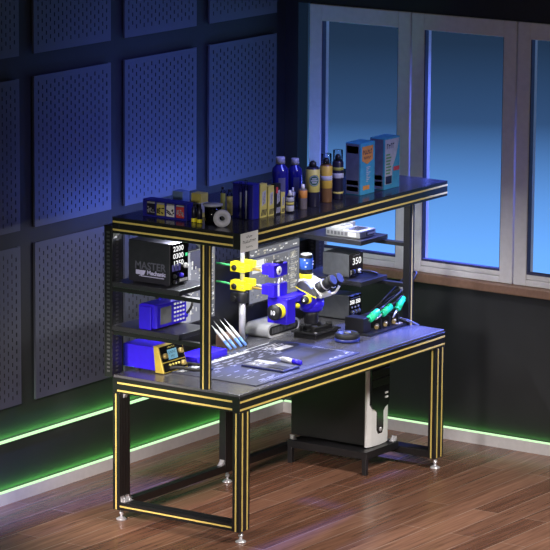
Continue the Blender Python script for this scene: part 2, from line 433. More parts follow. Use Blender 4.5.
def bracket_y(x, y, z, diry, dirz):
    m = MB()
    m.box(x-0.014, x+0.014, min(y, y+0.028*diry), max(y, y+0.028*diry), min(z, z+0.004*dirz), max(z, z+0.004*dirz))
    m.box(x-0.014, x+0.014, min(y, y+0.004*diry), max(y, y+0.004*diry), min(z, z+0.028*dirz), max(z, z+0.028*dirz))
    for xx in (x-0.013, x+0.009):
        m.prism([(y, z), (y+0.026*diry, z), (y, z+0.026*dirz)], 'x', xx, xx+0.004)
    m.cyl((x, y+0.016*diry, z+0.003*dirz), (x, y+0.016*diry, z+0.010*dirz), 0.006, n=8)
    return m.build('corner_bracket', zinc, wk)
bracket_y(0.022, D-0.0425, 0.1005, -1, 1); bracket_y(0.062, D-0.0425, 0.1005, -1, 1); bracket(0.0905, D-0.021, 0.1005, 0, 0, 0)
bracket_y(0.045, D-0.0425, zb-0.0005, -1, -1)
bracket(0.9195, D-0.021, 0.1005, 0, 0, 0, -1); bracket(1.0105, D-0.021, zb-0.0005, 0, 0, 0, 1, -1)
bracket_y(0.045, 0.0425, zb-0.0005, 1, -1)
bracket(1.495, 0.70, 0.1265, 0, 0, 0, 1, 1)
bracket(L-0.0905, 0.25, 0.1265, 0, 0, 0, -1)
# upper shelf
zs0, zs1 = ZT-0.08, ZT-0.002
u = MB().box(0, L, 0, 0.042, zs0, zs1, 0.002).box(0, L, D-0.042, D, zs0, zs1, 0.002)
u.box(0, 0.042, 0.042, D-0.042, zs0, zs1, 0.002).box(L-0.042, L, 0.042, D-0.042, zs0, zs1, 0.002)
uf = u.build('upper_shelf_frame', frontblk, wk)
MB().box(0.0, L, 0.0, D, ZT-0.0018, ZT).box(0.042, L-0.042, 0.042, D-0.042, ZT-0.03, ZT-0.0018).build('upper_shelf_board', topm, wk)
MB().box(0.06, L-0.002, -0.0015, 0.002, ZT-0.026, ZT-0.017).box(0.06, L-0.002, -0.0015, 0.002, ZT-0.066, ZT-0.057).build('gold_strip', gold, uf)
MB().box(-0.0015, 0.002, 0.044, D-0.005, ZT-0.026, ZT-0.017).box(-0.0015, 0.002, 0.044, D-0.005, ZT-0.066, ZT-0.057).build('gold_strip', gold, uf)
# LED bars under the upper shelf
for xa, xb in ((0.045, 0.90), (0.95, 1.84)):
    lb = MB().box(xa, xb, 0.45, 0.49, ZT-0.062, ZT-0.031, 0.004).build('light_bar', white, wk)
    MB().box(xa+0.01, xb-0.01, 0.455, 0.485, ZT-0.068, ZT-0.062).build('diffuser', em_bench, lb)
    li = bpy.data.lights.new('bench_light', 'AREA'); li.shape = 'RECTANGLE'; li.size = xb-xa-0.02; li.size_y = 0.03; li.energy = 15 if xa < 0.5 else 6.5; li.color = (0.93, 0.95, 1.0)
    lo = bpy.data.objects.new('bench_light', li); C.objects.link(lo); lo.location = ((xa+xb)/2, 0.47, ZT-0.070)
# front posts
def post(x0, y0, z0, z1, gl):
    p = MB().box(x0, x0+0.042, y0, y0+0.042, z0, z1, 0.002).build('post', frontblk, wk)
    s = MB().box(x0+0.017, x0+0.025, y0-0.0015, y0+0.002, z0, z1)
    if gl: s.box(x0-0.0015, x0+0.002, y0+0.017, y0+0.025, z0, z1)
    s.build('gold_strip', gold, p)
post(0.0, 0.197, H, zs0, True); post(L-0.042, 0.200, H, zs0, False)
# slotted rear uprights
for x0 in (0.0, L-0.08):
    p = MB().box(x0, x0+0.08, D+0.001, D+0.05, 0.735, 1.50, 0.002).build('rear_upright', black, wk)
    s = MB()
    for k in range(36):
        z = 0.76+k*0.02
        s.box(x0+0.03, x0+0.05, D-0.0005, D+0.003, z, z+0.010)
        s.box(x0-0.001, x0+0.003, D+0.016, D+0.034, z, z+0.010)
    s.build('slot', mat('grey_slot_edge', (0.05, 0.05, 0.055), 0.5), p, kind='stuff')
MB().box(0.45, L-0.02, D+0.051, D+0.063, 0.70, 1.155, 0.002).build('back_panel', blk, wk)
# side shelves on bars
for xa, xb, bar in ((0.0, 0.26, 0.0), (L-0.26, L, L-0.042)):
    for z in (1.22, 1.0):
        MB().box(xa, xb, 0.366, D, z-0.025, z, 0.002).build('side_shelf', shelfm, wk)
        ya = 0.240 if bar == 0.0 else 0.243
        MB().box(bar+0.004, bar+0.038, ya, D, z-0.047, z-0.026, 0.002).build('shelf_bar', black, wk)
bracket_y(0.02, D-0.001, zs0-0.0005, -1, -1)
bracket_y(0.02, 0.240, zs0-0.0005, 1, -1)
for z in (1.172, 0.952): bracket_y(L-0.021, 0.243, z, 1, -1)
# white label plate near the corner of the upper shelf
pl = MB().box(-0.004, 0.142, -0.0045, -0.0015, ZT-0.094, ZT-0.001, 0.001).build('name_plate', mat('white_plate', (0.80, 0.80, 0.80), 0.45, var=0.03), wk)
for zz, sz, b in ((0.022, 0.013, 0.0), (0.044, 0.0165, 0.0006), (0.072, 0.011, 0.0003)):
    marks('plate_text', {0.022: 0.05, 0.044: 0.11, 0.072: 0.055}[zz], sz*0.8, (0.069, -0.0047, ZT-zz), FX, FY, blk, pl, {0.022: 5, 0.044: 9, 0.072: 6}[zz], int(zz*1000))

# ================================================================== COMPUTER TOWER
cx0, cx1, cy0, cy1, cz0, cz1 = 1.580, 1.785, 0.275, 0.765, 0.1265, 0.605
t = thing('computer_tower', ((cx0+cx1)/2, (cy0+cy1)/2, cz0), 'black computer tower with silver and black front standing under the desk', 'computer')
MB().box(cx0, cx1, cy0+0.02, cy1, cz0+0.008, cz1, 0.004).build('case', blk, t)
silf = mat('silver_front_plastic', (0.86, 0.87, 0.88), 0.35, 0.1, var=0.03)
MB().prism([(cx0, cy0+0.02), (cx1, cy0+0.02), (cx1, cy0+0.006), (cx1-0.03, cy0-0.004), ((cx0+cx1)/2, cy0-0.010), (cx0+0.03, cy0-0.004), (cx0, cy0+0.006)], 'z', cz0, cz1, bev=0.002).build('front_bezel', silf, t)
xm = (cx0+cx1)/2; yf = cy0-0.013
dz = 0.022
pts = [(cx0+0.016, cz1-0.002), (cx0+0.016, 0.335+dz), (cx0+0.03, 0.312+dz), (xm-0.045, 0.302+dz), (xm-0.03, 0.285+dz), (xm-0.03, 0.19+dz), (xm-0.018, 0.168+dz), (xm+0.018, 0.168+dz), (xm+0.03, 0.19+dz), (xm+0.03, 0.285+dz), (xm+0.045, 0.302+dz), (cx1-0.03, 0.312+dz), (cx1-0.016, 0.335+dz), (cx1-0.016, cz1-0.002)]
fp = MB().prism(pts, 'y', yf, cy0+0.004).build('front_inlay', blkgl, t)
MB().box(cx0+0.02, cx1-0.02, yf-0.0012, yf, 0.475+dz, 0.515+dz, 0.0004).box(cx0+0.02, cx1-0.02, yf-0.0012, yf, 0.425+dz, 0.465+dz, 0.0004).build('drive_bay', mat('drive_bay_grey', (0.02, 0.02, 0.022), 0.35), fp)
MB().lathe([(0, 0), (0.013, 0), (0.013, 0.004), (0, 0.005)], (xm, yf, 0.19+dz), axis=(0, -1, 0)).build('power_button', chrome, t)
MB().box(xm+0.042, xm+0.07, yf-0.003, yf, 0.375+dz, 0.385+dz).box(xm+0.042, xm+0.07, yf-0.003, yf, 0.352+dz, 0.362+dz).build('front_port', white, t)

# ================================================================== LEFT SHELVES
# bench power supply on the upper left shelf
x0, x1, y0, y1, z0, z1 = 0.055, 0.208, 0.456, 0.711, 1.22, 1.433
t = thing('power_supply', ((x0+x1)/2, (y0+y1)/2, z0), 'tall dark power supply with white digits on the upper left shelf', 'power supply')
MB().box(x0, x1, y0+0.004, y1, z0+0.006, z1, 0.003).box(x0+0.01, x0+0.03, y0+0.02, y0+0.04, z0, z0+0.006).box(x1-0.03, x1-0.01, y0+0.02, y0+0.04, z0, z0+0.006).box(x0+0.01, x0+0.03, y1-0.04, y1-0.02, z0, z0+0.006).box(x1-0.03, x1-0.01, y1-0.04, y1-0.02, z0, z0+0.006).build('case', mat('dark_steel_case', (0.022, 0.022, 0.030), 0.4), t)
fpn = MB().box(x0+0.004, x1-0.004, y0, y0+0.004, z0+0.01, z1-0.003, 0.001).build('front_panel', blkgl, t)
for k, s in enumerate(('2200', '0300', '1250')):
    text('digits', s, 0.036, (x0+0.066, y0-0.0006, z1-0.030-k*0.036), FX, FY, em_white, fpn, 0.0002, sx=1.2)
MB().box(x1-0.028, x1-0.012, y0-0.002, y0, z1-0.075, z1-0.06).build('indicator', em_greenled, fpn)
m = MB()
for k in range(3): m.box(x0+0.014+k*0.026, x0+0.030+k*0.026, y0-0.004, y0, z0+0.075, z0+0.108, 0.001)
m.build('button', mat('violet_button', (0.14, 0.13, 0.45), 0.4), fpn)
MB().lathe([(0, 0), (0.014, 0), (0.012, 0.014), (0, 0.015)], (x1-0.03, y0, z0+0.092), axis=(0, -1, 0)).build('knob', white, fpn)
m = MB()
for k in range(2): m.lathe([(0, 0), (0.010, 0), (0.009, 0.012), (0, 0.013)], (x0+0.03+0.0*k, y0, z0+0.05-0.028*k), axis=(0, -1, 0))
m.build('terminal', rubber, fpn)
MB().lathe([(0, 0), (0.011, 0), (0.010, 0.014), (0, 0.015)], (x0+0.085, y0, z0+0.05), axis=(0, -1, 0)).build('terminal', blue, fpn)
MB().box(x0+0.078, x1-0.012, y0-0.002, y0, z0+0.016, z0+0.03).build('maker_mark', white, fpn)
lx = x0-0.0006
violetw = mat('pale_violet_print', (0.50, 0.48, 0.72), 0.5)
text('side_lettering', 'MASTER', 0.052, (lx, (y0+y1)/2-0.005, z0+0.088), LX, LY, mat('dim_outline_print', (0.10, 0.10, 0.14), 0.5), t, 0.0008, sx=1.0)
text('side_lettering', 'Mechanic', 0.030, (lx, (y0+y1)/2-0.042, z0+0.056), LX, LY, violetw, t, 0.0010)
MB().prism([(y1-0.045, z0+0.066), (y1-0.105, z0+0.066), (y1-0.095, z0+0.044), (y1-0.060, z0+0.034), (y1-0.075, z0+0.044), (y1-0.045, z0+0.044)], 'x', lx, lx+0.0008).box(lx, lx+0.0008, y0+0.038, y1-0.075, z0+0.035, z0+0.039).build('side_mark', violetw, t)

# oscilloscope on the lower left shelf
x0, x1, y0, y1, z0, z1 = 0.026, 0.272, 0.515, 0.628, 1.0, 1.128
t = thing('oscilloscope', ((x0+x1)/2, (y0+y1)/2, z0), 'bright blue instrument with grey screen and small white keys on the lower left shelf', 'oscilloscope')
MB().prism([(y0+0.006, z0+0.006), (y1, z0+0.006), (y1, z1-0.01), (y1-0.02, z1), (y0+0.025, z1), (y0+0.012, z1-0.005)], 'x', x0, x1, bev=0.004).box(x0-0.012, x0+0.004, y0+0.03, y1-0.01, z0, z1-0.012, 0.004).box(x0+0.02, x1-0.02, y0+0.03, y0+0.05, z0, z0+0.006).box(x0+0.02, x1-0.02, y1-0.03, y1-0.01, z0, z0+0.006).build('case', blue, t)
MB().box(x0, x1, y0, y0+0.008, z0+0.008, z1-0.004, 0.003).build('front_bezel', blue, t)
MB().box(x0+0.028, x0+0.118, y0-0.0015, y0+0.001, z0+0.024, z1-0.02, 0.0005).build('screen', mat('grey_screen', (0.16, 0.17, 0.18), 0.3), t)
for r in range(5):
    for c in range(4):
        MB().box(x0+0.140+c*0.024, x0+0.154+c*0.024, y0-0.004, y0, z1-0.022-r*0.021, z1-0.013-r*0.021, 0.001).build('key', white if r != 3 else silver, t)
MB().tube([(x0+0.11, y0+0.07, z1-0.001), (x0+0.14, y0+0.07, z1+0.014), (x0+0.20, y0+0.07, z1+0.014), (x0+0.23, y0+0.07, z1-0.001)], 0.006).build('handle', blue, t)
MB().lathe([(0, 0), (0.012, 0), (0.011, 0.012), (0, 0.013)], (x1-0.012, y0, z0+0.04), axis=(0, -1, 0)).build('knob', blue, t)
MB().tube([(x1-0.012, y0-0.012, z0+0.05), (x1+0.004, y0-0.03, z0+0.09), (x1+0.03, y0, z1+0.0), (x1+0.035, y0+0.12, z1+0.01)], 0.0065).build('cable', rubber, t)

# hot air station on the desk, below
x0, x1, y0, y1, z0, z1 = 0.142, 0.345, 0.557, 0.815, 0.75, 0.888
t = thing('hot_air_station', ((x0+x1)/2, (y0+y1)/2, z0), 'blue hot air station with gold sloping front and cyan display on the desk, left end', 'hot air station')
MB().box(x0+0.004, x1-0.004, y0+0.05, y1, z0+0.012, z1-0.008, 0.004).build('case', blue, t)
m = MB()
for a in (x0+0.015, x1-0.035):
    for b in (y0+0.07, y1-0.09): m.box(a, a+0.02, b, b+0.02, z0, z0+0.0125)
m.build('foot', rubber, t)
MB().prism([(y0, z0+0.004), (y0+0.055, z0+0.004), (y0+0.068, z1), (y0+0.040, z1)], 'x', x0, x1, bev=0.003).build('front_bezel', goldp, t)
# sloping face frame of reference
sl = Vector((0, 0.040, z1-z0-0.004)).normalized(); nn = Vector((0, -sl.z, sl.y))
def fpt(u, v, h=0.0): return Vector((x0+u, y0, z0+0.004))+sl*v+nn*h
def fbox(mm, u0, u1, v0, v1, h0, h1, mi=0):
    P = [fpt(a, b, c) for c in (h0, h1) for a, b in ((u0, v0), (u1, v0), (u1, v1), (u0, v1))]
    for q in ((0, 1, 2, 3), (4, 5, 6, 7), (0, 1, 5, 4), (1, 2, 6, 5), (2, 3, 7, 6), (3, 0, 4, 7)): mm.quad([P[i] for i in q], mi)
    return mm
fa = fbox(fbox(MB(), 0.008, 0.195, 0.056, 0.134, 0.0, 0.003), 0.008, 0.195, 0.006, 0.050, 0.0, 0.003).build('face', blkgl, t)
fbox(MB(), 0.062, 0.138, 0.062, 0.112, 0.003, 0.0045).build('display', em_lcd, fa)
marks('display_text', 0.06, 0.012, fpt(0.10, 0.097, 0.005), (1, 0, 0), tuple(sl), blk, fa, 6, 4)
marks('display_text', 0.03, 0.014, fpt(0.10, 0.075, 0.005), (1, 0, 0), tuple(sl), blk, fa, 3, 5)
marks('face_lettering', 0.06, 0.009, fpt(0.10, 0.124, 0.0036), (1, 0, 0), tuple(sl), yellowdk, fa, 7, 6)
def disc(mm, u, v, r, h): mm.cyl(fpt(u, v, 0.003), fpt(u, v, 0.003+h), r, r*0.9, 18)
for u, v in ((0.034, 0.084), (0.166, 0.092), (0.166, 0.030)):
    mm = MB(); disc(mm, u, v, 0.014, 0.014); mm.build('knob', brass, fa)
for k in range(4):
    mm = MB(); disc(mm, 0.06+k*0.024, 0.036, 0.006, 0.006); mm.build('button', yellowdk, fa)
MB().tube([fpt(0.06, 0.02, 0.0), fpt(0.075, 0.016, 0.03), (0.285, 0.47, 0.762), (0.335, 0.415, 0.7595), (0.392, 0.46, 0.7595), (0.390, 0.60, 0.7595), (0.388, 0.74, 0.7595)], 0.0085).build('hose', rubber, t)

# ================================================================== SCREENS
def screen(name, label, x0, x1, y, z0, z1, seed, bars):
    random.seed(seed)
    t = thing(name, ((x0+x1)/2, y+0.02, z0), label, 'monitor')
    MB().box(x0-0.007, x1+0.006, y, y+0.028, z0-0.010, z1+0.006, 0.003).build('housing', blk, t)
    m = MB(); w = x1-x0; h = z1-z0
    def R(u0, u1, v0, v1, mi, k): m.quad([(x0+u0*w, y-0.0006-k*0.0003, z0+v0*h), (x0+u1*w, y-0.0006-k*0.0003, z0+v0*h), (x0+u1*w, y-0.0006-k*0.0003, z0+v1*h), (x0+u0*w, y-0.0006-k*0.0003, z0+v1*h)], mi)
    R(0, 1, 0, 1, 0, 0)
    bars(R)
    m.build('screen_image', [em_screen, em_screen2, em_screenw, em_screeny, em_screend, em_screenp], t)
    # arm that clamps to the back edge
    MB().box((x0+x1)/2-0.03, (x0+x1)/2+0.03, y+0.028, D+0.003, z0+0.06, z0+0.12, 0.003).build('mount', black, t)
    return t
def bars_right(R):
    R(0, 1, 0.86, 1, 1, 1)
    for k in range(26): R(*(lambda u: (u, u+random.uniform(0.01, 0.05)))(random.uniform(0, 0.94)), *(lambda v: (v, v+0.025))(random.uniform(0.88, 0.96)), random.choice((0, 2, 3)), 2)
    R(0, 1, 0.825, 0.86, 4, 2)
    R(0.05, 0.29, 0.55, 0.79, 2, 2)
    R(0.30, 0.78, 0.08, 0.80, 1, 1)
    R(0.80, 0.985, 0.06, 0.80, 1, 1)
    for k in range(150):
        u = random.uniform(0.29, 0.96); v = random.uniform(0.05, 0.77)
        R(u, u+random.uniform(0.008, 0.03), v, v+random.uniform(0.012, 0.05), random.choice((0, 2, 3, 3, 0)), 3)
    for k in range(46):
        v = 0.07+k*0.0155
        R(0.82, 0.90+random.uniform(0, 0.06), v, v+0.007, random.choice((3, 2, 0)), 4)
    for k in range(40):
        u = random.uniform(0.03, 0.28); v = random.uniform(0.04, 0.5)
        R(u, u+random.uniform(0.01, 0.04), v, v+random.uniform(0.01, 0.03), random.choice((1, 1, 0, 3)), 3)
screen('monitor', 'wide monitor showing grey circuit board drawing behind the microscope', 1.088, 1.548, 0.70, 0.933, 1.214, 5, bars_right)
def bars_left(R):
    R(0.42, 0.80, 0.86, 1, 4, 1); R(0.50, 0.74, 0.74, 0.86, 4, 1)
    R(0.0, 0.44, 0.02, 1, 5, 1); R(0.86, 1.0, 0.0, 1, 1, 1)
    for k in range(90):
        u = random.uniform(0.0, 0.96); v = random.uniform(0.03, 0.82)
        R(u, u+random.uniform(0.015, 0.035), v, v+random.uniform(0.012, 0.06), random.choice((2, 3, 1, 2)), 2)
    for k in range(50):
        v = 0.03+k*0.019
        R(0.88, 0.90+random.uniform(0, 0.08), v, v+0.009, random.choice((3, 2, 0)), 3)
screen('monitor', 'narrow glowing monitor behind the left front post', 0.40, 0.775, 0.70, 0.925, 1.288, 8, bars_left)

# ================================================================== MICROSCOPE
t = thing('microscope', (0.963, 0.655, 0.75), 'blue binocular microscope with yellow clamps on a chrome column stand', 'microscope')
X, Yc = 0.963, 0.658
MB().lathe([(0, 0), (0.030, 0), (0.030, 0.012), (0.024, 0.018), (0, 0.018)], (X, Yc, 0.75)).build('column_base', blk, t)
MB().cyl((X, Yc, 0.765), (X, Yc, 1.02), 0.0175).cyl((X, Yc, 1.02), (X, Yc, 1.455), 0.0125).build('column', chrome, t)
MB().lathe([(0, 0), (0.032, 0), (0.034, 0.004), (0.034, 0.050), (0.030, 0.056), (0, 0.056)], (X, Yc, 0.970)).box(X-0.03, X+0.03, Yc-0.01, Yc+0.055, 0.974, 1.022, 0.004).cyl((X-0.028, Yc+0.03, 0.990), (X-0.040, Yc+0.03, 0.990), 0.015).build('column_collar', blk, t)
for zc in (1.155, 1.058):
    c = MB().box(X-0.023, X+0.023, Yc-0.030, Yc+0.062, zc-0.026, zc+0.026, 0.004).box(X-0.002, X+0.026, Yc-0.072, Yc+0.0, zc+0.002, zc+0.040, 0.005).box(X-0.018, X+0.018, Yc-0.060, Yc-0.028, zc-0.016, zc+0.018, 0.003)
    cl = c.build('column_clamp', yellow, t)
    MB().lathe([(0, 0), (0.015, 0), (0.0165, 0.003), (0.015, 0.008), (0, 0.009)], (X-0.023, Yc+0.034, zc-0.004), axis=(-1, 0, 0), n=12).build('clamp_knob', blk, cl)
    MB().box(X-0.0238, X-0.0228, Yc-0.026, Yc-0.000, zc+0.002, zc+0.007).box(X-0.0238, X-0.0228, Yc-0.024, Yc-0.008, zc-0.012, zc-0.006).build('clamp_mark', yellowdk, cl)
    MB().cyl((X-0.005, Yc+0.05, zc+0.002), (X-0.005, 0.818, zc+0.004), 0.0055).build('green_rod', mat('green_rod_paint', (0.10, 0.62, 0.20), 0.35), t)
    MB().cyl((X+0.004, Yc-0.06, zc-0.004), (X+0.004, 0.505, zc-0.006), 0.0065).build('boom_rod', brass, t)
    MB().cyl((X+0.022, Yc-0.06, zc+0.006), (X+0.022, 0.505, zc+0.006), 0.0065).build('boom_rod', chrome, t)
# boom joints
for zc, kind in ((1.157, 0), (1.053, 1)):
    j = MB().box(X-0.016, X+0.108, 0.450, 0.487, zc-0.034, zc+0.032, 0.004).box(X-0.012, X+0.05, 0.485, 0.530, zc-0.024, zc+0.028, 0.004).build('boom_joint', blue, t)
    if kind == 0:
        MB().lathe([(0, 0), (0.026, 0), (0.027, 0.008), (0.024, 0.016), (0, 0.018)], (X+0.058, 0.474, zc+0.032)).build('joint_knob', blk, j)
        MB().lathe([(0, 0), (0.023, 0), (0.023, 0.0015), (0, 0.0015)], (X+0.030, 0.450, zc-0.002), axis=(0, -1, 0)).build('emblem', white, j)
        MB().box(X+0.025, X+0.029, 0.4475, 0.4484, zc-0.012, zc+0.010).box(X+0.029, X+0.037, 0.4475, 0.4484, zc-0.012, zc-0.003).build('emblem_mark', blk, j)
    else:
        MB().box(X+0.018, X+0.034, 0.448, 0.450, zc-0.030, zc+0.030).build('stripe', white, j)
MB().cyl((X+0.055, 0.470, 1.02), (X+0.055, 0.470, 1.13), 0.010).cyl((X+0.085, 0.470, 1.02), (X+0.085, 0.470, 1.13), 0.007).build('joint_rod', chrome, t)
# focus block
bx0, bx1, by0, by1, bz0, bz1 = 0.976, 1.056, 0.388, 0.510, 0.880, 1.015
fb = MB().box(bx0, bx1, by0, by1, bz0, bz1, 0.005).box(bx0+0.004, bx1-0.004, by0+0.006, by1-0.006, bz1-0.002, bz1+0.006, 0.003).build('focus_block', blue, t)
ky, kz = 0.450, 0.950
MB().lathe([(0, 0), (0.036, 0), (0.038, 0.004), (0.038, 0.034), (0.035, 0.038), (0, 0.038)], (bx0, ky-0.02, kz), axis=(-1, 0, 0)).build('focus_ring', yellow, fb)
kn = MB().lathe([(0, 0), (0.038, 0), (0.040, 0.004), (0.040, 0.024), (0.036, 0.030), (0, 0.031)], (bx0-0.038, ky-0.02, kz), axis=(-1, 0, 0), n=28).build('focus_knob', blk, fb)
text('knob_mark', '10', 0.032, (bx0-0.0695, ky-0.02, kz), LX, LY, white, kn, 0.001)
MB().cyl((X+0.07, 0.47, 1.02), (X+0.07, 0.47, 1.03), 0.014).build('focus_socket', blue, fb)
# arm to the head
HX, HY = 1.255, 0.425
MB().box(bx1-0.004, HX-0.055, 0.415, 0.485, 0.975, 1.012, 0.006).build('head_arm', blue, t)
MB().lathe([(0, 0), (0.014, 0), (0.013, 0.02), (0, 0.021)], (bx1+0.055, 0.424, 0.957), axis=(-0.3, -1, 0)).cyl((bx1+0.055, 0.425, 0.957), (bx1+0.055, 0.46, 0.99), 0.009).build('lock_knob', yellow, t)
# head
hd = MB().lathe([(0, 0.905), (0.046, 0.905), (0.058, 0.912), (0.064, 0.930), (0.064, 0.962), (0.067, 0.975), (0.066, 1.012), (0, 1.016)], (HX, HY, 0), n=32)
hd.prism([(HY+0.042, 1.034), (HY+0.036, 0.955), (HY+0.018, 0.925), (HY-0.030, 0.925), (HY-0.055, 0.955), (HY-0.060, 1.000), (HY-0.017, 1.018)], 'x', HX-0.074, HX+0.040, bev=0.006)
hd = hd.build('head', blue, t)
MB().lathe([(0.0642, 0.930), (0.0668, 0.932), (0.0668, 0.958), (0.0642, 0.960)], (HX, HY, 0), n=32).build('head_ring', blue, hd)
shp = [(HY+0.043, 1.046), (HY+0.033, 1.062), (HY+0.018, 1.072), (HY-0.004, 1.072), (HY-0.029, 1.060), (HY-0.054, 1.039), (HY-0.082, 1.006), (HY-0.082, 0.998), (HY-0.054, 1.004), (HY-0.017, 1.018), (HY+0.021, 1.030), (HY+0.039, 1.037)]
MB().prism(shp, 'x', HX-0.080, HX-0.050, bev=0.003).build('side_shoulder', mat('charcoal_plastic', (0.060, 0.060, 0.063), 0.4), hd)
edge = [(HX-0.080, HY+0.044, 1.040), (HX-0.080, HY+0.021, 1.029), (HX-0.080, HY-0.017, 1.017), (HX-0.080, HY-0.054, 1.002), (HX-0.080, HY-0.084, 0.996)]
MB().tube(edge, 0.0032).build('yellow_trim', yellow, hd)
MB().prism([(HY+0.050, 1.016), (HY+0.050, 1.072), (HY+0.020, 1.080), (HY-0.030, 1.062), (HY-0.076, 1.016), (HY-0.078, 0.996), (HY-0.02, 1.010)], 'x', HX-0.050, HX+0.062, bev=0.006).build('top_cover', white, hd)
MB().box(HX-0.040, HX+0.060, HY-0.088, HY-0.060, 0.985, 1.006, 0.004).build('silver_band', silver, hd)
MB().lathe([(0, 0.84), (0.034, 0.84), (0.037, 0.845), (0.037, 0.885), (0.045, 0.906), (0, 0.906)], (HX, HY, 0), n=28).build('objective', blk, hd)
k2 = MB().lathe([(0, 0), (0.023, 0), (0.024, 0.003), (0.023, 0.024), (0, 0.025)], (HX-0.072, HY-0.030, 0.982), axis=(-1, 0, 0)).build('zoom_ring', yellow, hd)
k3 = MB().lathe([(0, 0), (0.021, 0), (0.022, 0.003), (0.020, 0.016), (0, 0.017)], (HX-0.097, HY-0.030, 0.982), axis=(-1, 0, 0)).build('zoom_knob', blk, hd)
text('knob_mark', '6', 0.022, (HX-0.1145, HY-0.030, 0.982), LX, LY, white, k3, 0.0008)
# camera tube
tx, ty = HX-0.005, HY+0.030
MB().lathe([(0, 1.043), (0.036, 1.043), (0.036, 1.063), (0.031, 1.073), (0.036, 1.086), (0.036, 1.1), (0, 1.1)], (tx, ty, 0)).build('camera_ring', yellow, t)
ca = MB().lathe([(0, 1.1), (0.034, 1.1), (0.0345, 1.118), (0.0345, 1.193), (0.033, 1.2), (0, 1.2)], (tx, ty, 0), n=28).build('camera', blk, t)
lblue = mat('blue_label', (0.03, 0.11, 0.50), 0.35)
MB().lathe([(0.0346, 1.125), (0.0352, 1.126), (0.0352, 1.182), (0.0346, 1.183)], (tx, ty, 0), n=28).build('label_band', lblue, ca)
m = MB()
for a, z in ((-2.6, 1.138), (-2.4, 1.158), (-2.75, 1.173), (-1.3, 1.148), (-1.2, 1.163)):
    ca_, sa_ = math.cos(a), math.sin(a)
    m.box(tx+0.0350*ca_-0.005, tx+0.0350*ca_+0.005, ty+0.0350*sa_-0.003, ty+0.0350*sa_+0.003, z, z+0.006)
m.build('label_print', white, ca)
MB().lathe([(0, 1.2), (0.030, 1.2), (0.030, 1.204), (0, 1.204)], (tx, ty, 0)).build('camera_cap', silver, ca)
# eyepieces
ed = Vector((0.0, -0.85, 0.53)).normalized()
for dx in (-0.012, 0.050):
    b0 = Vector((HX+dx, HY-0.050, 1.030))
    e = MB().cyl(b0-ed*0.02, b0+ed*0.05, 0.031).build('eyepiece', blk, t)
    MB().cyl(b0+ed*0.05, b0+ed*0.098, 0.027, 0.028).cyl(b0+ed*0.098, b0+ed*0.112, 0.032, 0.026).build('eyecup', rubber, e)
    MB().cyl(b0+ed*0.048, b0+ed*0.053, 0.0315, n=24).build('scale_ring', silver, e)
MB().tube([(HX+0.055, HY-0.078, 0.995), (HX+0.075, HY-0.095, 1.000), (HX+0.090, HY-0.105, 1.020), (HX+0.096, HY-0.11, 1.035)], 0.007).build('silver_lever', silver, t)

# fixture under the microscope
x0, x1, y0, y1, z0 = 1.25, 1.485, 0.388, 0.55, 0.75
t = thing('board_holder', ((x0+x1)/2, (y0+y1)/2, z0), 'black square clamping fixture on the desk under the microscope lens', 'clamping fixture')
MB().box(x0+0.012, x1-0.012, y0+0.012, y1-0.012, z0, z0+0.020, 0.003).build('lower_plate', blk, t)
MB().box(x0, x1, y0, y1, z0+0.024, z0+0.036, 0.004).box(x0+0.03, x1-0.03, y0+0.03, y1-0.03, z0+0.019, z0+0.025).build('upper_plate', mat('satin_black_plate', (0.02, 0.02, 0.021), 0.25), t)
MB().box(x0+0.03, x1-0.03, y0+0.035, y0+0.055, z0+0.036, z0+0.052, 0.002).build('jaw', blk, t)
MB().box(x0+0.03, x1-0.03, y1-0.055, y1-0.035, z0+0.036, z0+0.052, 0.002).build('jaw', blk, t)
for a, b in ((x0+0.05, y0+0.045), (x1-0.05, y0+0.045), (x0+0.05, y1-0.045), (x1-0.05, y1-0.045)):
    MB().lathe([(0, 0), (0.017, 0), (0.018, 0.003), (0.016, 0.012), (0, 0.013)], (a, b, z0+0.052), n=14).build('thumb_screw', rubber, t)
MB().lathe([(0, 0), (0.009, 0), (0.009, 0.004), (0, 0.005)], (x0+0.014, y0+0.014, z0+0.036)).build('corner_screw', chrome, t)

# round puck with a blue ring
t = thing('round_puck', (1.340, 0.255, 0.75), 'round black puck with glowing blue ring in front of the soldering stand', 'turntable')
MB().lathe([(0, 0), (0.060, 0), (0.060, 0.006), (0, 0.006)], (1.340, 0.255, 0.75), n=36).build('foot_ring', blk, t)
MB().lathe([(0, 0), (0.066, 0), (0.066, 0.012), (0, 0.012)], (1.340, 0.255, 0.756), n=36).build('light_ring', em_blue, t)
MB().lathe([(0, 0), (0.062, 0), (0.064, 0.003), (0.064, 0.022), (0.058, 0.028), (0.040, 0.028), (0.036, 0.022), (0, 0.022)], (1.340, 0.255, 0.768), n=36).build('body', rubber, t)
MB().lathe([(0, 0), (0.02, 0), (0.018, 0.010), (0, 0.011)], (1.340, 0.255, 0.79), n=20).build('hub', steelgrey, t)

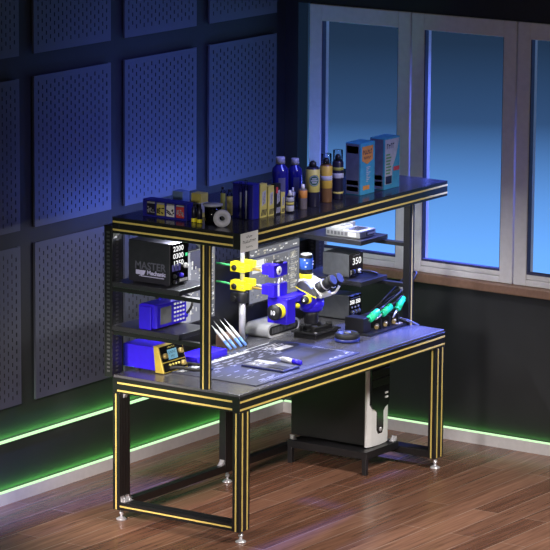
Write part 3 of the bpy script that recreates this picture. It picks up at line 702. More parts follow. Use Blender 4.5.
# silver case with dark grille under the focus block
x0, x1, y0, y1, z0, hgt = 1.13, 1.425, 0.612, 0.755, 0.751, 0.072
t = thing('air_purifier', ((x0+x1)/2, (y0+y1)/2, z0), 'rounded silver case with dark oval grille on the desk behind the microscope', 'silver case')
def stad(xa, xb, za, zb_, n=10):
    r = (zb_-za)/2; P = []
    for k in range(n+1): a = -math.pi/2+math.pi*k/n; P.append((xb-r+r*math.cos(a), (za+zb_)/2+r*math.sin(a)))
    for k in range(n+1): a = math.pi/2+math.pi*k/n; P.append((xa+r+r*math.cos(a), (za+zb_)/2+r*math.sin(a)))
    return P
MB().prism(stad(x0, x1, z0, z0+hgt), 'y', y0, y1).build('case', silver, t)
gri = MB().prism(stad(x0+0.014, x1-0.014, z0+0.012, z0+hgt-0.012), 'y', y0-0.001, y0+0.01).build('grille', blk, t)
m = MB()
for k in range(17): m.box(x0+0.04+k*0.0135, x0+0.046+k*0.0135, y0-0.003, y0, z0+0.022, z0+0.05)
m.build('grille_bars', mat('grey_grille', (0.10, 0.10, 0.11), 0.4), gri)

# ================================================================== RIGHT SHELVES
# vented silver tray device on the upper right shelf
x0, x1, y0, y1, z0 = 1.672, 1.825, 0.398, 0.615, 1.22
t = thing('preheater', ((x0+x1)/2, (y0+y1)/2, z0), 'flat silver device with row of side vents on the upper right shelf', 'preheater')
MB().box(x0, x1, y0, y1, z0+0.004, z0+0.040, 0.003).box(x0+0.01, x1-0.01, y0+0.01, y1-0.01, z0, z0+0.005).build('case', mat('warm_grey_case', (0.34, 0.34, 0.34), 0.45, 0.2), t)
m = MB()
for k in range(6): m.box(x0-0.001, x0+0.002, y0+0.082+k*0.022, y0+0.097+k*0.022, z0+0.012, z0+0.030)
m.build('vent', mat('vent_grey', (0.10, 0.10, 0.105), 0.5), t)
MB().box(x0-0.0015, x0+0.002, y0+0.025, y0+0.075, z0+0.010, z0+0.032).build('side_label', white, t)
MB().box(x0+0.06, x1-0.02, y0-0.002, y0+0.002, z0+0.010, z0+0.032, 0.0005).build('front_panel', mat('dark_front', (0.03, 0.03, 0.05), 0.4), t)
MB().box(x0+0.07, x0+0.14, y0-0.003, y0-0.001, z0+0.016, z0+0.026).build('front_label', white, t)
MB().box(x0+0.02, x1-0.05, y0+0.11, y1-0.02, z0+0.040, z0+0.054, 0.004).build('top_plate', silver, t)
for k in range(4):
    MB().box(x0+0.03+k*0.018, x0+0.040+k*0.018, y0+0.12, y1-0.03, z0+0.054, z0+0.060, 0.001).build('fin', mat('grey_fin', (0.30, 0.30, 0.31), 0.5), t)
MB().box(x0+0.03, x1-0.03, y0+0.03, y0+0.095, z0+0.040, z0+0.044, 0.001).build('glass_plate', mat('dark_heating_glass', (0.05, 0.05, 0.055), 0.2), t)
MB().box(x1-0.045, x1-0.012, y0+0.12, y1-0.04, z0+0.040, z0+0.066, 0.003).build('clamp', mat('grey_clamp', (0.22, 0.22, 0.23), 0.4), t)

def station(label, x0, x1, y0, y1, z0, z1, disp, front):
    t = thing('soldering_station', ((x0+x1)/2, (y0+y1)/2, z0), label, 'soldering station')
    MB().box(x0, x1, y0+0.004, y1, z0+0.006, z1, 0.004).build('case', steelgrey, t)
    m = MB()
    for a in (x0+0.012, x1-0.03):
        for b in (y0+0.02, y1-0.04): m.box(a, a+0.018, b, b+0.018, z0, z0+0.0065)
    m.build('foot', rubber, t)
    f = MB().box(x0+0.003, x1-0.003, y0, y0+0.005, z0+0.008, z1-0.003, 0.001).build('front_panel', blkgl, t)
    front(f)
    return t
def front350(f):
    text('digits', '350', 0.050, (1.747, 0.4642, 1.086), FX, FY, em_white, f, 0.0004, sx=1.15)
    MB().lathe([(0, 0), (0.013, 0), (0.012, 0.014), (0, 0.015)], (1.705, 0.465, 1.035), axis=(0, -1, 0)).build('socket', blk, f)
    MB().box(1.69, 1.694, 0.4635, 0.465, 1.02, 1.045).build('mark', white, f)
    MB().lathe([(0, 0), (0.012, 0), (0.011, 0.012), (0, 0.013)], (1.765, 0.465, 1.032), axis=(0, -1, 0)).build('knob', silver, f)
    marks('face_lettering', 0.06, 0.007, (1.745, 0.4642, 1.119), FX, FY, greyw, f, 8, 7)
    MB().tube([(1.765, 0.455, 1.032), (1.80, 0.42, 1.028), (1.85, 0.40, 1.008), (1.86, 0.50, 1.008), (1.85, 0.60, 1.008)], 0.005).build('cable', rubber, f)
station('grey soldering station reading 350 on the lower right shelf', 1.677, 1.812, 0.465, 0.635, 1.0, 1.13, '350', front350)
def front2(f):
    for xx, s in ((1.792, '350'), (1.848, '350')):
        text('digits', s, 0.030, (xx, 0.5192, 0.847), FX, FY, em_white, f, 0.0010)
    MB().box(1.775, 1.87, 0.5188, 0.52, 0.868, 0.870).build('mark', greyw, f)
    for xx in (1.79, 1.82, 1.85):
        MB().lathe([(0, 0), (0.010, 0), (0.009, 0.012), (0, 0.013)], (xx, 0.52, 0.795), axis=(0, -1, 0)).build('socket', steelgrey, f)
        MB().lathe([(0, 0), (0.005, 0), (0.005, 0.004), (0, 0.005)], (xx, 0.52, 0.82), axis=(0, -1, 0)).build('button', greyw, f)
station('grey soldering station with two small displays on the desk, right end', 1.765, 1.885, 0.52, 0.755, 0.75, 0.886, '', front2)

# soldering iron stand
x0, x1, y0, y1, z0 = 1.495, 1.865, 0.212, 0.372, 0.75
t = thing('iron_stand', ((x0+x1)/2, (y0+y1)/2, z0), 'long black stand with three bays for green soldering irons, right front of the desk', 'iron stand')
MB().box(x0, x1, y0, y1, z0, z0+0.012, 0.003).build('tray', blk, t)
MB().box(x0, x0+0.075, y0+0.045, y1, z0+0.012, z0+0.090, 0.003).box(x0+0.075, x0+0.31, y0+0.12, y1, z0+0.012, z0+0.075, 0.003).build('block', black, t)
for k in range(3):
    xx = x0+0.105+k*0.085
    MB().box(xx+0.045, xx+0.052, y0+0.03, y0+0.12, z0+0.012, z0+0.068, 0.001).build('divider', blk, t)
    MB().cyl((xx, y0+0.03, z0+0.030), (xx+0.03, y0+0.045, z0+0.034), 0.011, 0.011, 14).build('brass_sleeve', brass, t)
MB().box(x1-0.07, x1-0.02, y0+0.02, y0+0.06, z0+0.012, z0+0.017, 0.001).build('sponge', mat('tan_sponge', (0.45, 0.36, 0.20), 0.8), t)
grip_d = Vector((0.120, -0.015, 0.052))
irons = [((1.555, 0.262, 0.826), 0, 'green-handled soldering iron in the left bay of the stand'),
         ((1.672, 0.258, 0.836), 1, 'green-handled soldering iron in the middle bay of the stand'),
         ((1.790, 0.235, 0.845), 2, 'green-handled soldering iron in the right bay of the stand')]
for p, k, lab in irons:
    p = Vector(p); ir = thing('soldering_iron', p, lab, 'soldering iron', 'soldering irons in the stand')
    d = grip_d.normalized() if k < 2 else Vector((0.085, 0.0, 0.075)).normalized()
    MB().cyl(p-d*0.055, p, 0.004, 0.007).build('barrel', chrome, ir)
    r1 = 0.021 if k < 2 else 0.018
    MB().cyl(p, p+d*0.006, r1*0.8, r1).cyl(p+d*0.006, p+d*0.082, r1, r1*0.92).cyl(p+d*0.082, p+d*0.086, r1*0.92, r1*0.7).build('grip', green, ir)
    e0 = p+d*0.086
    pk = e0+d*(0.20 if k == 0 else 0.16)
    MB().cyl(e0, e0+d*0.05, 0.009, 0.006).tube([e0+d*0.045, e0+d*0.11, pk, pk+Vector((0.022, 0.03, 0.002)), pk+Vector((0.030, 0.09, -0.035)), (1.88-0.02*k, 0.40, 0.83), (1.85-0.03*k, 0.465, 0.765), (1.80-0.03*k, 0.485, 0.757)], 0.0055).build('cable', rubber, ir)
# tweezers lying off the tray edge
tw = MB().tube([(1.79, 0.225, 0.800), (1.86, 0.16, 0.762), (1.868, 0.15, 0.757)], 0.0025).tube([(1.792, 0.22, 0.805), (1.85, 0.17, 0.775), (1.875, 0.15, 0.757)], 0.0025).build('tweezers', steelgrey)
origin(tw, (1.83, 0.19, 0.76)); tag(tw, 'thin steel tweezers leaning on the right end of the iron stand', 'tweezers')

# ================================================================== ON THE DESK
zt = H
t = thing('repair_mat', (0.67, 0.30, zt), 'dark grey silicone repair mat with white printed marks on the desk', 'mat')
matm = mat('grey_silicone_mat', (0.022, 0.024, 0.044), 0.6, var=0.25, scale=9)
MB().box(0.20, 1.135, 0.042, 0.555, zt, zt+0.005, 0.002).build('sheet', matm, t)
m = MB(); zz = zt+0.0052
def Q(a, b, c, d, mi=0): m.quad([(a, c, zz), (b, c, zz), (b, d, zz), (a, d, zz)], mi)
random.seed(3)
for k in range(46): Q(0.23+k*0.013, 0.238+k*0.013, 0.505, 0.535 if k % 5 else 0.548)     # ruler
Q(0.83, 1.05, 0.505, 0.51); Q(0.83, 1.05, 0.545, 0.55)
Q(0.93, 1.06, 0.40, 0.45); Q(0.60, 1.11, 0.060, 0.0625, 1); Q(1.108, 1.111, 0.0625, 0.30); Q(0.93, 1.11, 0.30, 0.3025)
for k in range(10): Q(0.90+k*0.014, 0.905+k*0.014, 0.07, 0.075+0.012*(k % 3))
for k in range(30):
    a = random.uniform(0.24, 0.46); b = random.uniform(0.07, 0.45)
    Q(a, a+random.uniform(0.02, 0.06), b, b+random.uniform(0.003, 0.010), 1)
for k in range(60):
    a = random.uniform(0.46, 0.95); b = random.uniform(0.36, 0.48)
    Q(a, a+random.uniform(0.01, 0.05), b, b+random.uniform(0.003, 0.014), 1)
for k in range(14): Q(0.28+k*0.02, 0.288+k*0.02, 0.06, 0.078, 1)
# outlined magnet tray at the right and a warning triangle
for i in range(28):
    a0 = math.pi*2*i/28; a1 = math.pi*2*(i+0.8)/28; cx, cy, rx, ry = 0.98, 0.20, 0.07, 0.06
    m.quad([(cx+rx*math.cos(a0), cy+ry*math.sin(a0), zz), (cx+rx*math.cos(a1), cy+ry*math.sin(a1), zz), (cx+0.9*rx*math.cos(a1), cy+0.9*ry*math.sin(a1), zz), (cx+0.9*rx*math.cos(a0), cy+0.9*ry*math.sin(a0), zz)], 0)
m.quad([(1.06, 0.085, zz), (1.10, 0.085, zz), (1.08, 0.115, zz)], 0)
m.build('printed_marks', [mat('white_mat_print', (0.75, 0.76, 0.80), 0.5), mat('grey_mat_print', (0.26, 0.27, 0.38), 0.5)], t)
marks('mat_lettering', 0.18, 0.036, (0.99, 0.475, zz), (1, 0, 0), (0, 1, 0), mat('white_mat_print_b', (0.7, 0.7, 0.75), 0.5), t, 6, 8)
# recessed dark tray zone on the mat
MB().box(0.72, 1.08, 0.09, 0.34, zt+0.0045, zt+0.0058).build('dark_inset', mat('mat_inset', (0.03, 0.03, 0.038), 0.5), t)

# opened phone
t = thing('phone', (0.575, 0.22, zt+0.005), 'opened phone with exposed board lying on the front of the repair mat', 'phone')
MB().box(0.505, 0.648, 0.085, 0.345, zt+0.005, zt+0.016, 0.004).build('frame', mat('dark_blue_frame', (0.03, 0.035, 0.12), 0.3, 0.3), t)
MB().box(0.513, 0.640, 0.095, 0.335, zt+0.0155, zt+0.018, 0.001).build('inner_plate', mat('phone_inside_grey', (0.10, 0.10, 0.11), 0.4), t)
MB().box(0.520, 0.575, 0.10, 0.20, zt+0.018, zt+0.021, 0.001).build('battery', blk, t)
m = MB()
random.seed(12)
for k in range(14):
    a = random.uniform(0.52, 0.60); b = random.uniform(0.215, 0.315)
    m.box(a, a+0.02, b, b+0.018, zt+0.018, zt+0.0205)
m.build('chip', greyw, t)
MB().box(0.59, 0.63, 0.21, 0.325, zt+0.018, zt+0.022, 0.001).build('logic_board', greyw, t)
MB().box(0.585, 0.632, 0.105, 0.195, zt+0.018, zt+0.0205).build('cover_plate', steelgrey, t)

# pen-shaped driver on the mat
p0 = Vector((0.735, 0.285, zt+0.0175)); p1 = Vector((0.700, 0.092, zt+0.0175)); d = (p1-p0).normalized(); ln = (p1-p0).length
t = thing('screwdriver', p0+d*ln*0.5-Vector((0, 0, 0.0125)), 'silver screwdriver with blue end lying behind the opened phone', 'screwdriver')
MB().cyl(p0, p0+d*0.028, 0.002, 0.003).build('tip', chrome, t)
MB().cyl(p0+d*0.028, p0+d*0.040, 0.006, 0.0125).cyl(p0+d*0.040, p0+d*0.115, 0.0125).build('handle', silver, t)
MB().cyl(p0+d*0.115, p0+d*0.165, 0.0122).cyl(p0+d*0.165, p0+d*0.172, 0.0125, 0.009).build('end_cap', blue, t)

# wooden rest with four probe pens
wr_ = MB().box(0.835, 0.945, 0.668, 0.735, zt, zt+0.062, 0.004).build('wooden_rest', brown)
origin(wr_, (0.89, 0.70, zt)); tag(wr_, 'small brown wooden block behind the four white pens', 'wooden block')
pens = [((0.795, 0.610), 'white needle pen with blue end, leftmost of the four'),
        ((0.832, 0.606), 'white needle pen with blue end, second from the left'),
        ((0.882, 0.604), 'white needle pen with blue end, third from the left'),
        ((0.918, 0.602), 'white needle pen with blue end, rightmost of the four')]
src = None
for (px, py), lab in pens:
    p0 = Vector((px, py, zt+0.008))
    if src is None:
        pd = Vector((0.0, 0.118, 0.106)).normalized()
        src = thing('probe_pen', p0, lab, 'pen', 'needle pens leaning on the wooden block')
        MB().cyl(p0, p0+pd*0.055, 0.0072, 0.0085).build('blue_end', mat('light_blue_end', (0.16, 0.33, 0.85), 0.35), src)
        MB().cyl(p0+pd*0.055, p0+pd*0.125, 0.0078, 0.0070).cyl(p0+pd*0.125, p0+pd*0.14, 0.0070, 0.0035).build('barrel', white, src)
        MB().cyl(p0+pd*0.14, p0+pd*0.185, 0.0033, 0.0010, 8).build('needle', silver, src)
    else:
        c = copy_tree(src); c.location = p0; c['label'] = lab
# blue parts box behind the left front post
t = thing('parts_box', (0.58, 0.62, zt), 'low blue plastic parts box on the desk behind the left front post', 'box')
m = MB().box(0.43, 0.70, 0.565, 0.69, zt, zt+0.006, 0.002)
m.box(0.43, 0.436, 0.565, 0.69, zt+0.004, zt+0.034, 0.002).box(0.694, 0.70, 0.565, 0.69, zt+0.004, zt+0.034, 0.002).box(0.43, 0.70, 0.565, 0.571, zt+0.004, zt+0.034, 0.002).box(0.43, 0.70, 0.684, 0.69, zt+0.004, zt+0.034, 0.002)
m.build('tray', blue, t)
MB().box(0.437, 0.693, 0.572, 0.683, zt+0.020, zt+0.031, 0.003).build('lid', blue, t)

# ================================================================== ON THE UPPER SHELF
zt = ZT
# blue rack with four pots
x0, x1, y0, y1 = 0.115, 0.185, 0.402, 0.668
t = thing('pot_rack', ((x0+x1)/2, (y0+y1)/2, zt), 'long blue rack with four open bays at the left end of the top shelf', 'rack')
m = MB().box(x0, x1, y0, y1, zt, zt+0.010, 0.002).box(x1-0.006, x1, y0, y1, zt+0.010, zt+0.085, 0.002).box(x0, x1, y0, y1, zt+0.078, zt+0.086, 0.002)
m.build('shell', bluedk, t)
n = 4; pw = (y1-y0-0.03)/n
for k in range(5):
    yy = y0+0.012+k*pw
    MB().box(x0, x1-0.006, yy-0.004 if k else y0, yy+0.004 if k < 4 else y1, zt+0.010, zt+0.078, 0.001).build('divider', bluedk, t)
pots = [('red pot in the right bay of the blue rack', red, greyw), ('white pot with dark print in the blue rack', white, darkcan), ('yellow pot with black print in the blue rack', yellowdk, blk), ('dark pot with pale print in the left bay of the blue rack', darkcan, greyw)]
for k, (lab, ma, mb_) in enumerate(pots):
    yc = y0+0.012+(k+0.5)*pw; xc = x0+0.032
    q = thing('pot', (xc, yc, zt+0.010), lab, 'pot', 'pots in the blue rack')
    MB().box(x0+0.004, x0+0.058, yc-0.030, yc+0.030, zt+0.010, zt+0.066, 0.006).build('jar', ma, q)
    m = MB(); random.seed(20+k)
    for i in range(16):
        a = random.uniform(-0.022, 0.016); b = random.uniform(0.018, 0.046)
        m.box(x0+0.003, x0+0.005, yc+a, yc+a+0.008, zt+b, zt+b+0.006)
    m.build('print', mb_, q)
    MB().box(x0+0.006, x0+0.056, yc-0.028, yc+0.028, zt+0.066, zt+0.073, 0.002).build('lid', greyw, q)
# boxes behind
def carton(name, label, cat, x0, x1, y0, y1, h, base, bands=(), group=None):
    t = thing(name, ((x0+x1)/2, (y0+y1)/2, zt), label, cat, group)
    b = MB().box(x0, x1, y0, y1, zt, zt+h, 0.002).build('carton', base, t)
    for (u0, u1, v0, v1, ma, face) in bands:
        if face == 'f': MB().box(x0+u0*(x1-x0), x0+u1*(x1-x0), y0-0.0012, y0+0.0005, zt+v0*h, zt+v1*h).build('print', ma, t)
        else: MB().box(x0-0.0012, x0+0.0005, y1-u1*(y1-y0), y1-u0*(y1-y0), zt+v0*h, zt+v1*h).build('print', ma, t)
    return t
carton('small_box', 'pale blue box with white lower half standing behind the blue rack', 'box', 0.30, 0.36, 0.560, 0.622, 0.105, mat('pale_blue_card', (0.16, 0.26, 0.45), 0.5),
       [(0.02, 0.98, 0.08, 0.5, greyw, 'l'), (0.55, 0.95, 0.15, 0.4, darkcan, 'l'), (0.0, 1, 0.08, 0.5, greyw, 'f')])
carton('small_box', 'yellow and white box standing beside the pale blue box on the top shelf', 'box', 0.24, 0.30, 0.405, 0.465, 0.118, yellowdk,
       [(0.02, 0.98, 0.2, 0.62, greyw, 'l'), (0.55, 0.95, 0.3, 0.55, darkcan, 'l'), (0.02, 0.98, 0.2, 0.62, greyw, 'f')])
def vial(label, x, y, r, h, group):
    t = thing('dropper_bottle', (x, y, zt), label, 'bottle', group)
    MB().lathe([(0, 0), (r, 0), (r, h*0.70), (r*0.45, h*0.80), (r*0.45, h*0.84), (0, h*0.84)], (x, y, zt), 18).build('bottle', darkcan, t)
    MB().lathe([(r*1.01, h*0.02), (r*1.03, h*0.03), (r*1.03, h*0.20), (r*1.01, h*0.21)], (x, y, zt), 18).build('label_band', yellow, t)
    MB().lathe([(0, h*0.83), (r*0.55, h*0.83), (r*0.5, h*0.98), (0, h)], (x, y, zt), 14).build('cap', blk, t)
vial('small dark bottle with yellow foot, next to the right end of the blue rack', 0.122, 0.362, 0.013, 0.100, 'small dark bottles by the blue rack')
vial('small dark bottle with yellow foot, beside the clear tub', 0.118, 0.326, 0.013, 0.095, 'small dark bottles by the blue rack')
# clear tub
t = thing('clear_tub', (0.140, 0.262, zt), 'clear plastic tub with flat lid behind the white tape roll', 'tub')
MB().lathe([(0, 0), (0.040, 0), (0.042, 0.09), (0.040, 0.09), (0.038, 0.004), (0, 0.004)], (0.140, 0.262, zt), 28).build('tub', plastic_clear, t)
MB().lathe([(0, 0), (0.034, 0), (0.034, 0.055), (0, 0.055)], (0.140, 0.262, zt+0.005), 28).build('contents', mat('grey_paste', (0.20, 0.20, 0.26), 0.5), t)
MB().lathe([(0, 0), (0.048, 0), (0.048, 0.008), (0, 0.010)], (0.140, 0.262, zt+0.0905), 28).build('lid', greyw, t)
# tape roll standing on edge
ax = Vector((-0.85, -0.53, 0.0)).normalized(); tc_ = Vector((0.098, 0.178, zt+0.042))
t = thing('tape_roll', (tc_.x, tc_.y, zt), 'white tape roll standing on edge near the corner of the top shelf', 'tape')
MB().lathe([(0.017, -0.014), (0.042, -0.014), (0.042, 0.014), (0.017, 0.014), (0.017, -0.014)], tc_, 32, axis=ax).build('tape', mat('white_tape', (0.52, 0.52, 0.56), 0.6), t)
MB().lathe([(0.014, -0.0145), (0.0172, -0.0145), (0.0172, 0.0145), (0.014, 0.0145), (0.014, -0.0145)], tc_, 32, axis=ax).build('core', greyw, t)
# tubes with labels
def tube_(label, x, y, r, h, band, fill):
    t = thing('glass_tube', (x, y, zt), label, 'tube', 'upright tubes on the top shelf')
    MB().lathe([(0, 0), (r, 0), (r, h*0.82), (r*0.5, h*0.88), (r*0.5, h*0.93), (0, h*0.93)], (x, y, zt), 18).build('tube', fill, t)
    if not band: MB().lathe([(0, h*0.03), (r*0.45, h*0.03), (r*0.45, h*0.72), (0, h*0.74)], (x, y, zt), 12).build('contents', mat('pale_stick', (0.35, 0.36, 0.36), 0.4), t)
    if band: MB().lathe([(r*1.02, h*0.08), (r*1.05, h*0.09), (r*1.05, h*0.74), (r*1.02, h*0.75)], (x, y, zt), 18).build('label_band', band, t)
    MB().lathe([(0, h*0.92), (r*0.7, h*0.92), (r*0.65, h), (0, h)], (x, y, zt), 14).build('cap', blk if band else plastic_clear, t)
olive = mat('olive_label', (0.30, 0.30, 0.05), 0.5)
tube_('narrow clear tube with olive label behind the tape roll', 0.420, 0.400, 0.012, 0.130, olive, plastic_clear)
tube_('clear tube with yellow label standing left of the blue box', 0.335, 0.300, 0.014, 0.140, yellowdk, plastic_clear)
tube_('slim clear tube standing upright, left one in front of the blue box', 0.318, 0.222, 0.010, 0.185, None, plastic_clear)
tube_('slim clear tube standing upright, right one in front of the blue box', 0.318, 0.190, 0.010, 0.200, None, plastic_clear)
# blue box
t = thing('blue_box', (0.365, 0.225, zt), 'plain deep blue upright box beside the yellow cartons on the top shelf', 'box')
MB().box(0.338, 0.392, 0.162, 0.284, zt, zt+0.168, 0.003).build('body', bluedk, t)
MB().box(0.336, 0.394, 0.160, 0.286, zt+0.168, zt+0.176, 0.003).build('lid', bluedk, t)
# four slim cartons
slim = [(0.398, 0.456, 0.160, 0.168, yellowdk, 'slim yellow carton, tallest and leftmost of the row of four'), (0.462, 0.512, 0.156, 0.150, yellowdk, 'slim yellow carton, second in the row of four'),
        (0.517, 0.562, 0.150, 0.155, blk, 'slim black and white carton, third in the row of four'), (0.568, 0.602, 0.152, 0.105, yellowdk, 'short yellow carton, last in the row of four')]
for a, b, y, h, ma, lab in slim:
    bl = []
    t = carton('slim_carton', lab, 'carton', a, b, y, y+0.03, h, ma, [], 'slim cartons on the top shelf')
    m = MB(); w = b-a
    m.prism([(a+0.25*w, zt+0.35*h), (a+0.75*w, zt+0.42*h), (a+0.80*w, zt+0.80*h), (a+0.30*w, zt+0.76*h)], 'y', y-0.001, y+0.0005)
    m.build('print', greyw, t)
    m = MB()
    for k in range(4):
        m.prism([(a+(0.10+0.2*k)*w, zt+0.06*h), (a+(0.2+0.2*k)*w, zt+0.06*h), (a+(0.36+0.2*k)*w, zt+0.24*h), (a+(0.26+0.2*k)*w, zt+0.24*h)], 'y', y-0.001, y+0.0005)
    m.build('stripe', darkcan if ma is not blk else greyw, t)
    marks('carton_lettering', 0.36*h, 0.011, ((a+b)/2+0.001, y-0.0015, zt+0.58*h), (0.12, 0, 0.993), (-0.993, 0, 0.12), darkcan, t, 8, int(h*1000))
    if ma is blk: MB().box(a+0.06*w, a+0.4*w, y-0.0012, y, zt+0.7*h, zt+0.9*h).build('red_print', red, t)
# cobalt bottles
for x, y, h, lab in ((0.794, 0.312, 0.240, 'large cobalt blue bottle with white cap, left one of the pair'), (0.905, 0.298, 0.220, 'cobalt blue bottle with white cap, right one of the pair')):
    t = thing('blue_bottle', (x, y, zt), lab, 'bottle', 'cobalt blue bottles on the top shelf')
    r = 0.043 if h > 0.23 else 0.037
    MB().lathe([(0, 0), (r*0.95, 0), (r, 0.006), (r, h*0.68), (r*0.92, h*0.76), (r*0.5, h*0.84), (r*0.45, h*0.88), (0, h*0.88)], (x, y, zt), 28).build('bottle', cobalt, t)
    MB().lathe([(0, h*0.86), (r*0.55, h*0.86), (r*0.55, h*0.985), (r*0.5, h), (0, h)], (x, y, zt), 22).build('cap', mat('ivory_cap', (0.40, 0.40, 0.42), 0.5), t)
    m = MB()
    for k in range(12):
        a = -2.75+k*0.07; b = a+0.075
        m.quad([(x+r*1.01*math.cos(a), y+r*1.01*math.sin(a), zt+h*0.22), (x+r*1.01*math.cos(b), y+r*1.01*math.sin(b), zt+h*0.22), (x+r*1.01*math.cos(b), y+r*1.01*math.sin(b), zt+h*0.58), (x+r*1.01*math.cos(a), y+r*1.01*math.sin(a), zt+h*0.58)])
    m.build('paper_label', mat('dull_label', (0.10, 0.10, 0.16), 0.5), t)
# small bottles in front of them
def small(label, x, y, r, h, body, bands, capm):
    t = thing('small_bottle', (x, y, zt), label, 'bottle', 'small bottles in front of the cobalt bottles')
    MB().lathe([(0, 0), (r, 0), (r, h*0.72), (r*0.7, h*0.78), (0, h*0.78)], (x, y, zt), 20).build('bottle', body, t)
    for v0, v1, ma in bands: MB().lathe([(r*1.01, h*v0), (r*1.03, h*v0+0.0005), (r*1.03, h*v1-0.0005), (r*1.01, h*v1)], (x, y, zt), 20).build('label_band', ma, t)
    MB().lathe([(0, h*0.77), (r*0.6, h*0.77), (r*0.35, h*0.9), (r*0.3, h), (0, h)], (x, y, zt), 16).build('cap', capm, t)
small('small black bottle with yellow label beside the short yellow carton', 0.622, 0.205, 0.016, 0.110, blk, [(0.12, 0.30, yellowdk), (0.42, 0.66, yellowdk)], greyw)
small('small black and white spray bottle with yellow ring', 0.620, 0.135, 0.020, 0.112, darkcan, [(0.08, 0.34, greyw), (0.38, 0.48, yellowdk), (0.52, 0.70, greyw)], white)
small('small grey bottle standing between spray bottle and red one', 0.735, 0.195, 0.015, 0.105, greyw, [(0.10, 0.55, steelgrey)], greyw)
t = thing('small_bottle', (0.742, 0.140, zt), 'small straight bottle with orange red upper half beside the spray can', 'bottle', 'small bottles in front of the cobalt bottles')
MB().lathe([(0, 0), (0.0215, 0), (0.022, 0.003), (0.022, 0.098), (0.020, 0.102), (0, 0.102)], (0.742, 0.140, zt), 22).build('bottle', mat('grey_brown_bottle', (0.13, 0.11, 0.11), 0.4), t)
MB().lathe([(0.0221, 0.058), (0.0226, 0.0585), (0.0226, 0.0955), (0.0221, 0.096)], (0.742, 0.140, zt), 22).build('label_band', orange, t)
MB().lathe([(0, 0.102), (0.010, 0.102), (0.008, 0.125), (0, 0.127)], (0.742, 0.140, zt), 14).build('nozzle', white, t)
# spray cans
def can(label, x, y, r, h, body, parts, capm, clearcap):
    t = thing('spray_can', (x, y, zt), label, 'spray can', 'spray cans on the top shelf')
    hb = h*0.80
    MB().lathe([(0, 0), (r*0.96, 0), (r, 0.004), (r, hb-0.012), (r*0.8, hb), (0, hb)], (x, y, zt), 28).build('can', body, t)
    for v0, v1, ma, rr in parts: MB().lathe([(r*1.005, h*v0), (r*rr, h*v0+0.0006), (r*rr, h*v1-0.0006), (r*1.005, h*v1)], (x, y, zt), 28).build('label_band', ma, t)
    MB().lathe([(0, hb-0.002), (r*0.55, hb-0.002), (r*0.5, hb+0.02), (r*0.25, hb+0.03), (0, hb+0.03)], (x, y, zt), 20).build('nozzle', capm, t)
    if clearcap: MB().lathe([(r*0.86, hb-0.01), (r*0.86, h), (r*0.80, h+0.002), (0, h+0.002)], (x, y, zt), 24).build('clear_cap', plastic_clear, t)
    return t
t = can('spray can with yellow label and round green emblem', 0.842, 0.148, 0.035, 0.250, darkcan, [(0.30, 0.76, yellowdk, 1.02)], blk, False)
def patch(name, x, y, r, th, z, rad, rin, material, parent, n=28):
    m = MB(); K = 3
    def pt(q, a):
        u = q*math.cos(a); v = q*math.sin(a); return (x+r*math.cos(th+u/r), y+r*math.sin(th+u/r), z+v)
    for k in range(K):
        q0 = rin+(rad-rin)*k/K; q1 = rin+(rad-rin)*(k+1)/K
        for i in range(n):
            a0 = 2*math.pi*i/n; a1 = 2*math.pi*(i+1)/n
            P = [pt(q0, a0), pt(q1, a0), pt(q1, a1), pt(q0, a1)]
            if q0 < 1e-6: P = P[1:] if False else [pt(0, 0), pt(q1, a0), pt(q1, a1)]
            m.quad(P)
    return m.build(name, material, parent)
TH = math.radians(228)
patch('emblem', 0.842, 0.148, 0.0362, TH, zt+0.134, 0.029, 0.0, mat('dark_green_emblem', (0.02, 0.09, 0.06), 0.5), t)
patch('emblem_ring', 0.842, 0.148, 0.0364, TH, zt+0.134, 0.0265, 0.0240, greyw, t)
m = MB()
for k, hw in ((-1, 0.012), (0, 0.019), (1, 0.012)):
    zc = zt+0.134+k*0.010
    for q in range(6):
        a0 = TH-hw/0.0365+2*hw/0.0365*q/6; a1 = a0+2*hw/0.0365/6*0.8
        m.quad([(0.842+0.0366*math.cos(a0), 0.148+0.0366*math.sin(a0), zc-0.003), (0.842+0.0366*math.cos(a1), 0.148+0.0366*math.sin(a1), zc-0.003), (0.842+0.0366*math.cos(a1), 0.148+0.0366*math.sin(a1), zc+0.003), (0.842+0.0366*math.cos(a0), 0.148+0.0366*math.sin(a0), zc+0.003)])
m.build('emblem_mark', greyw, t)
can('amber spray can with yellow label and clear cap', 0.982, 0.160, 0.031, 0.245, amber, [(0.30, 0.76, mat('warm_yellow_label', (0.58, 0.38, 0.05), 0.5), 1.02), (0.46, 0.56, greyw, 1.03)], blk, True)
can('black spray can with clear cap beside the first teal carton', 1.092, 0.162, 0.029, 0.250, darkcan, [(0.12, 0.16, yellowdk, 1.02), (0.44, 0.54, greyw, 1.02), (0.60, 0.66, olive, 1.02)], blk, True)
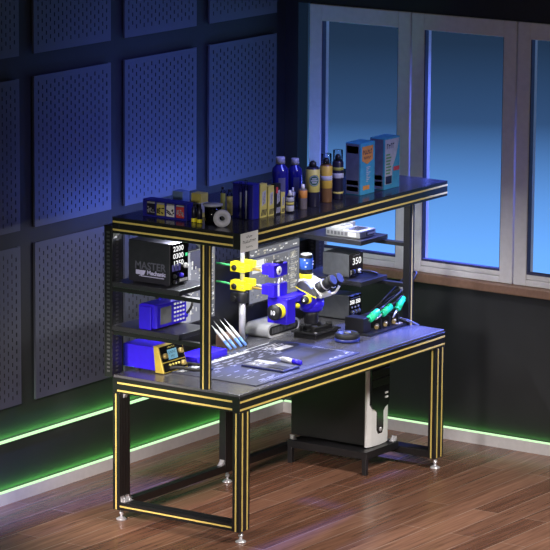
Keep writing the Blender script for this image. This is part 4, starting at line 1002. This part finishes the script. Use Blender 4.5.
# teal cartons
t = carton('teal_carton', 'teal carton with orange badge, left of the two on the top shelf', 'carton', 1.236, 1.370, 0.118, 0.210, 0.268, teal,
       [(0.04, 0.90, 0.02, 0.98, mat('grey_blue_side', (0.12, 0.14, 0.20), 0.5), 'l'), (0.10, 0.85, 0.07, 0.16, darkcan, 'l'), (0.10, 0.85, 0.19, 0.28, darkcan, 'l'), (0.10, 0.85, 0.80, 0.94, darkcan, 'l'),
        (0.18, 0.62, 0.09, 0.17, orange, 'f')], 'teal cartons')
x0, x1, h = 1.236, 1.370, 0.268; w = x1-x0
MB().prism([(x0+0.10*w, zt+0.66*h), (x0+0.45*w, zt+0.58*h), (x0+0.85*w, zt+0.66*h), (x0+0.85*w, zt+0.93*h), (x0+0.10*w, zt+0.93*h)], 'y', 0.1165, 0.1185).build('orange_badge', orange, t)
marks('carton_lettering', 0.62*w, 0.024, (x0+0.48*w, 0.116, zt+0.82*h), FX, FY, darkcan, t, 6, 9); marks('carton_lettering', 0.5*w, 0.014, (x0+0.46*w, 0.116, zt+0.71*h), FX, FY, darkcan, t, 6, 10)
m = MB()
for k in range(9): m.box(x0+0.40*w, x0+(0.52+0.08*(k % 3))*w, 0.1165, 0.1185, zt+(0.24+0.034*k)*h, zt+(0.255+0.034*k)*h)
m.build('print', greyw, t)
t = carton('teal_carton', 'teal carton with white and green panel, right of the two on the top shelf', 'carton', 1.446, 1.592, 0.108, 0.198, 0.268, teal,
       [(0.04, 0.90, 0.02, 0.98, mat('grey_blue_side_b', (0.12, 0.14, 0.20), 0.5), 'l'), (0.10, 0.85, 0.07, 0.16, darkcan, 'l'), (0.10, 0.85, 0.19, 0.28, darkcan, 'l'), (0.60, 0.97, 0.34, 0.42, red, 'f')], 'teal cartons')
x0, x1 = 1.446, 1.592; w = x1-x0
MB().prism([(x0+0.04*w, zt+0.10*h), (x0+0.48*w, zt+0.10*h), (x0+0.52*w, zt+0.42*h), (x0+0.74*w, zt+0.62*h), (x0+0.97*w, zt+0.97*h), (x0+0.04*w, zt+0.97*h)], 'y', 0.1065, 0.1085).build('white_panel', greyw, t)
m = MB()
for k in range(7): m.box(x0+0.10*w, x0+(0.34+0.04*(k % 3))*w, 0.105, 0.107, zt+(0.30+0.06*k)*h, zt+(0.33+0.06*k)*h)
m.build('green_print', mat('green_print', (0.10, 0.28, 0.10), 0.5), t)
MB().box(x0+0.08*w, x0+0.46*w, 0.105, 0.107, zt+0.11*h, zt+0.26*h).build('product_picture', darkcan, t)
marks('carton_lettering', 0.5*w, 0.026, (x0+0.38*w, 0.1055, zt+0.84*h), FX, FY, darkcan, t, 4, 11)
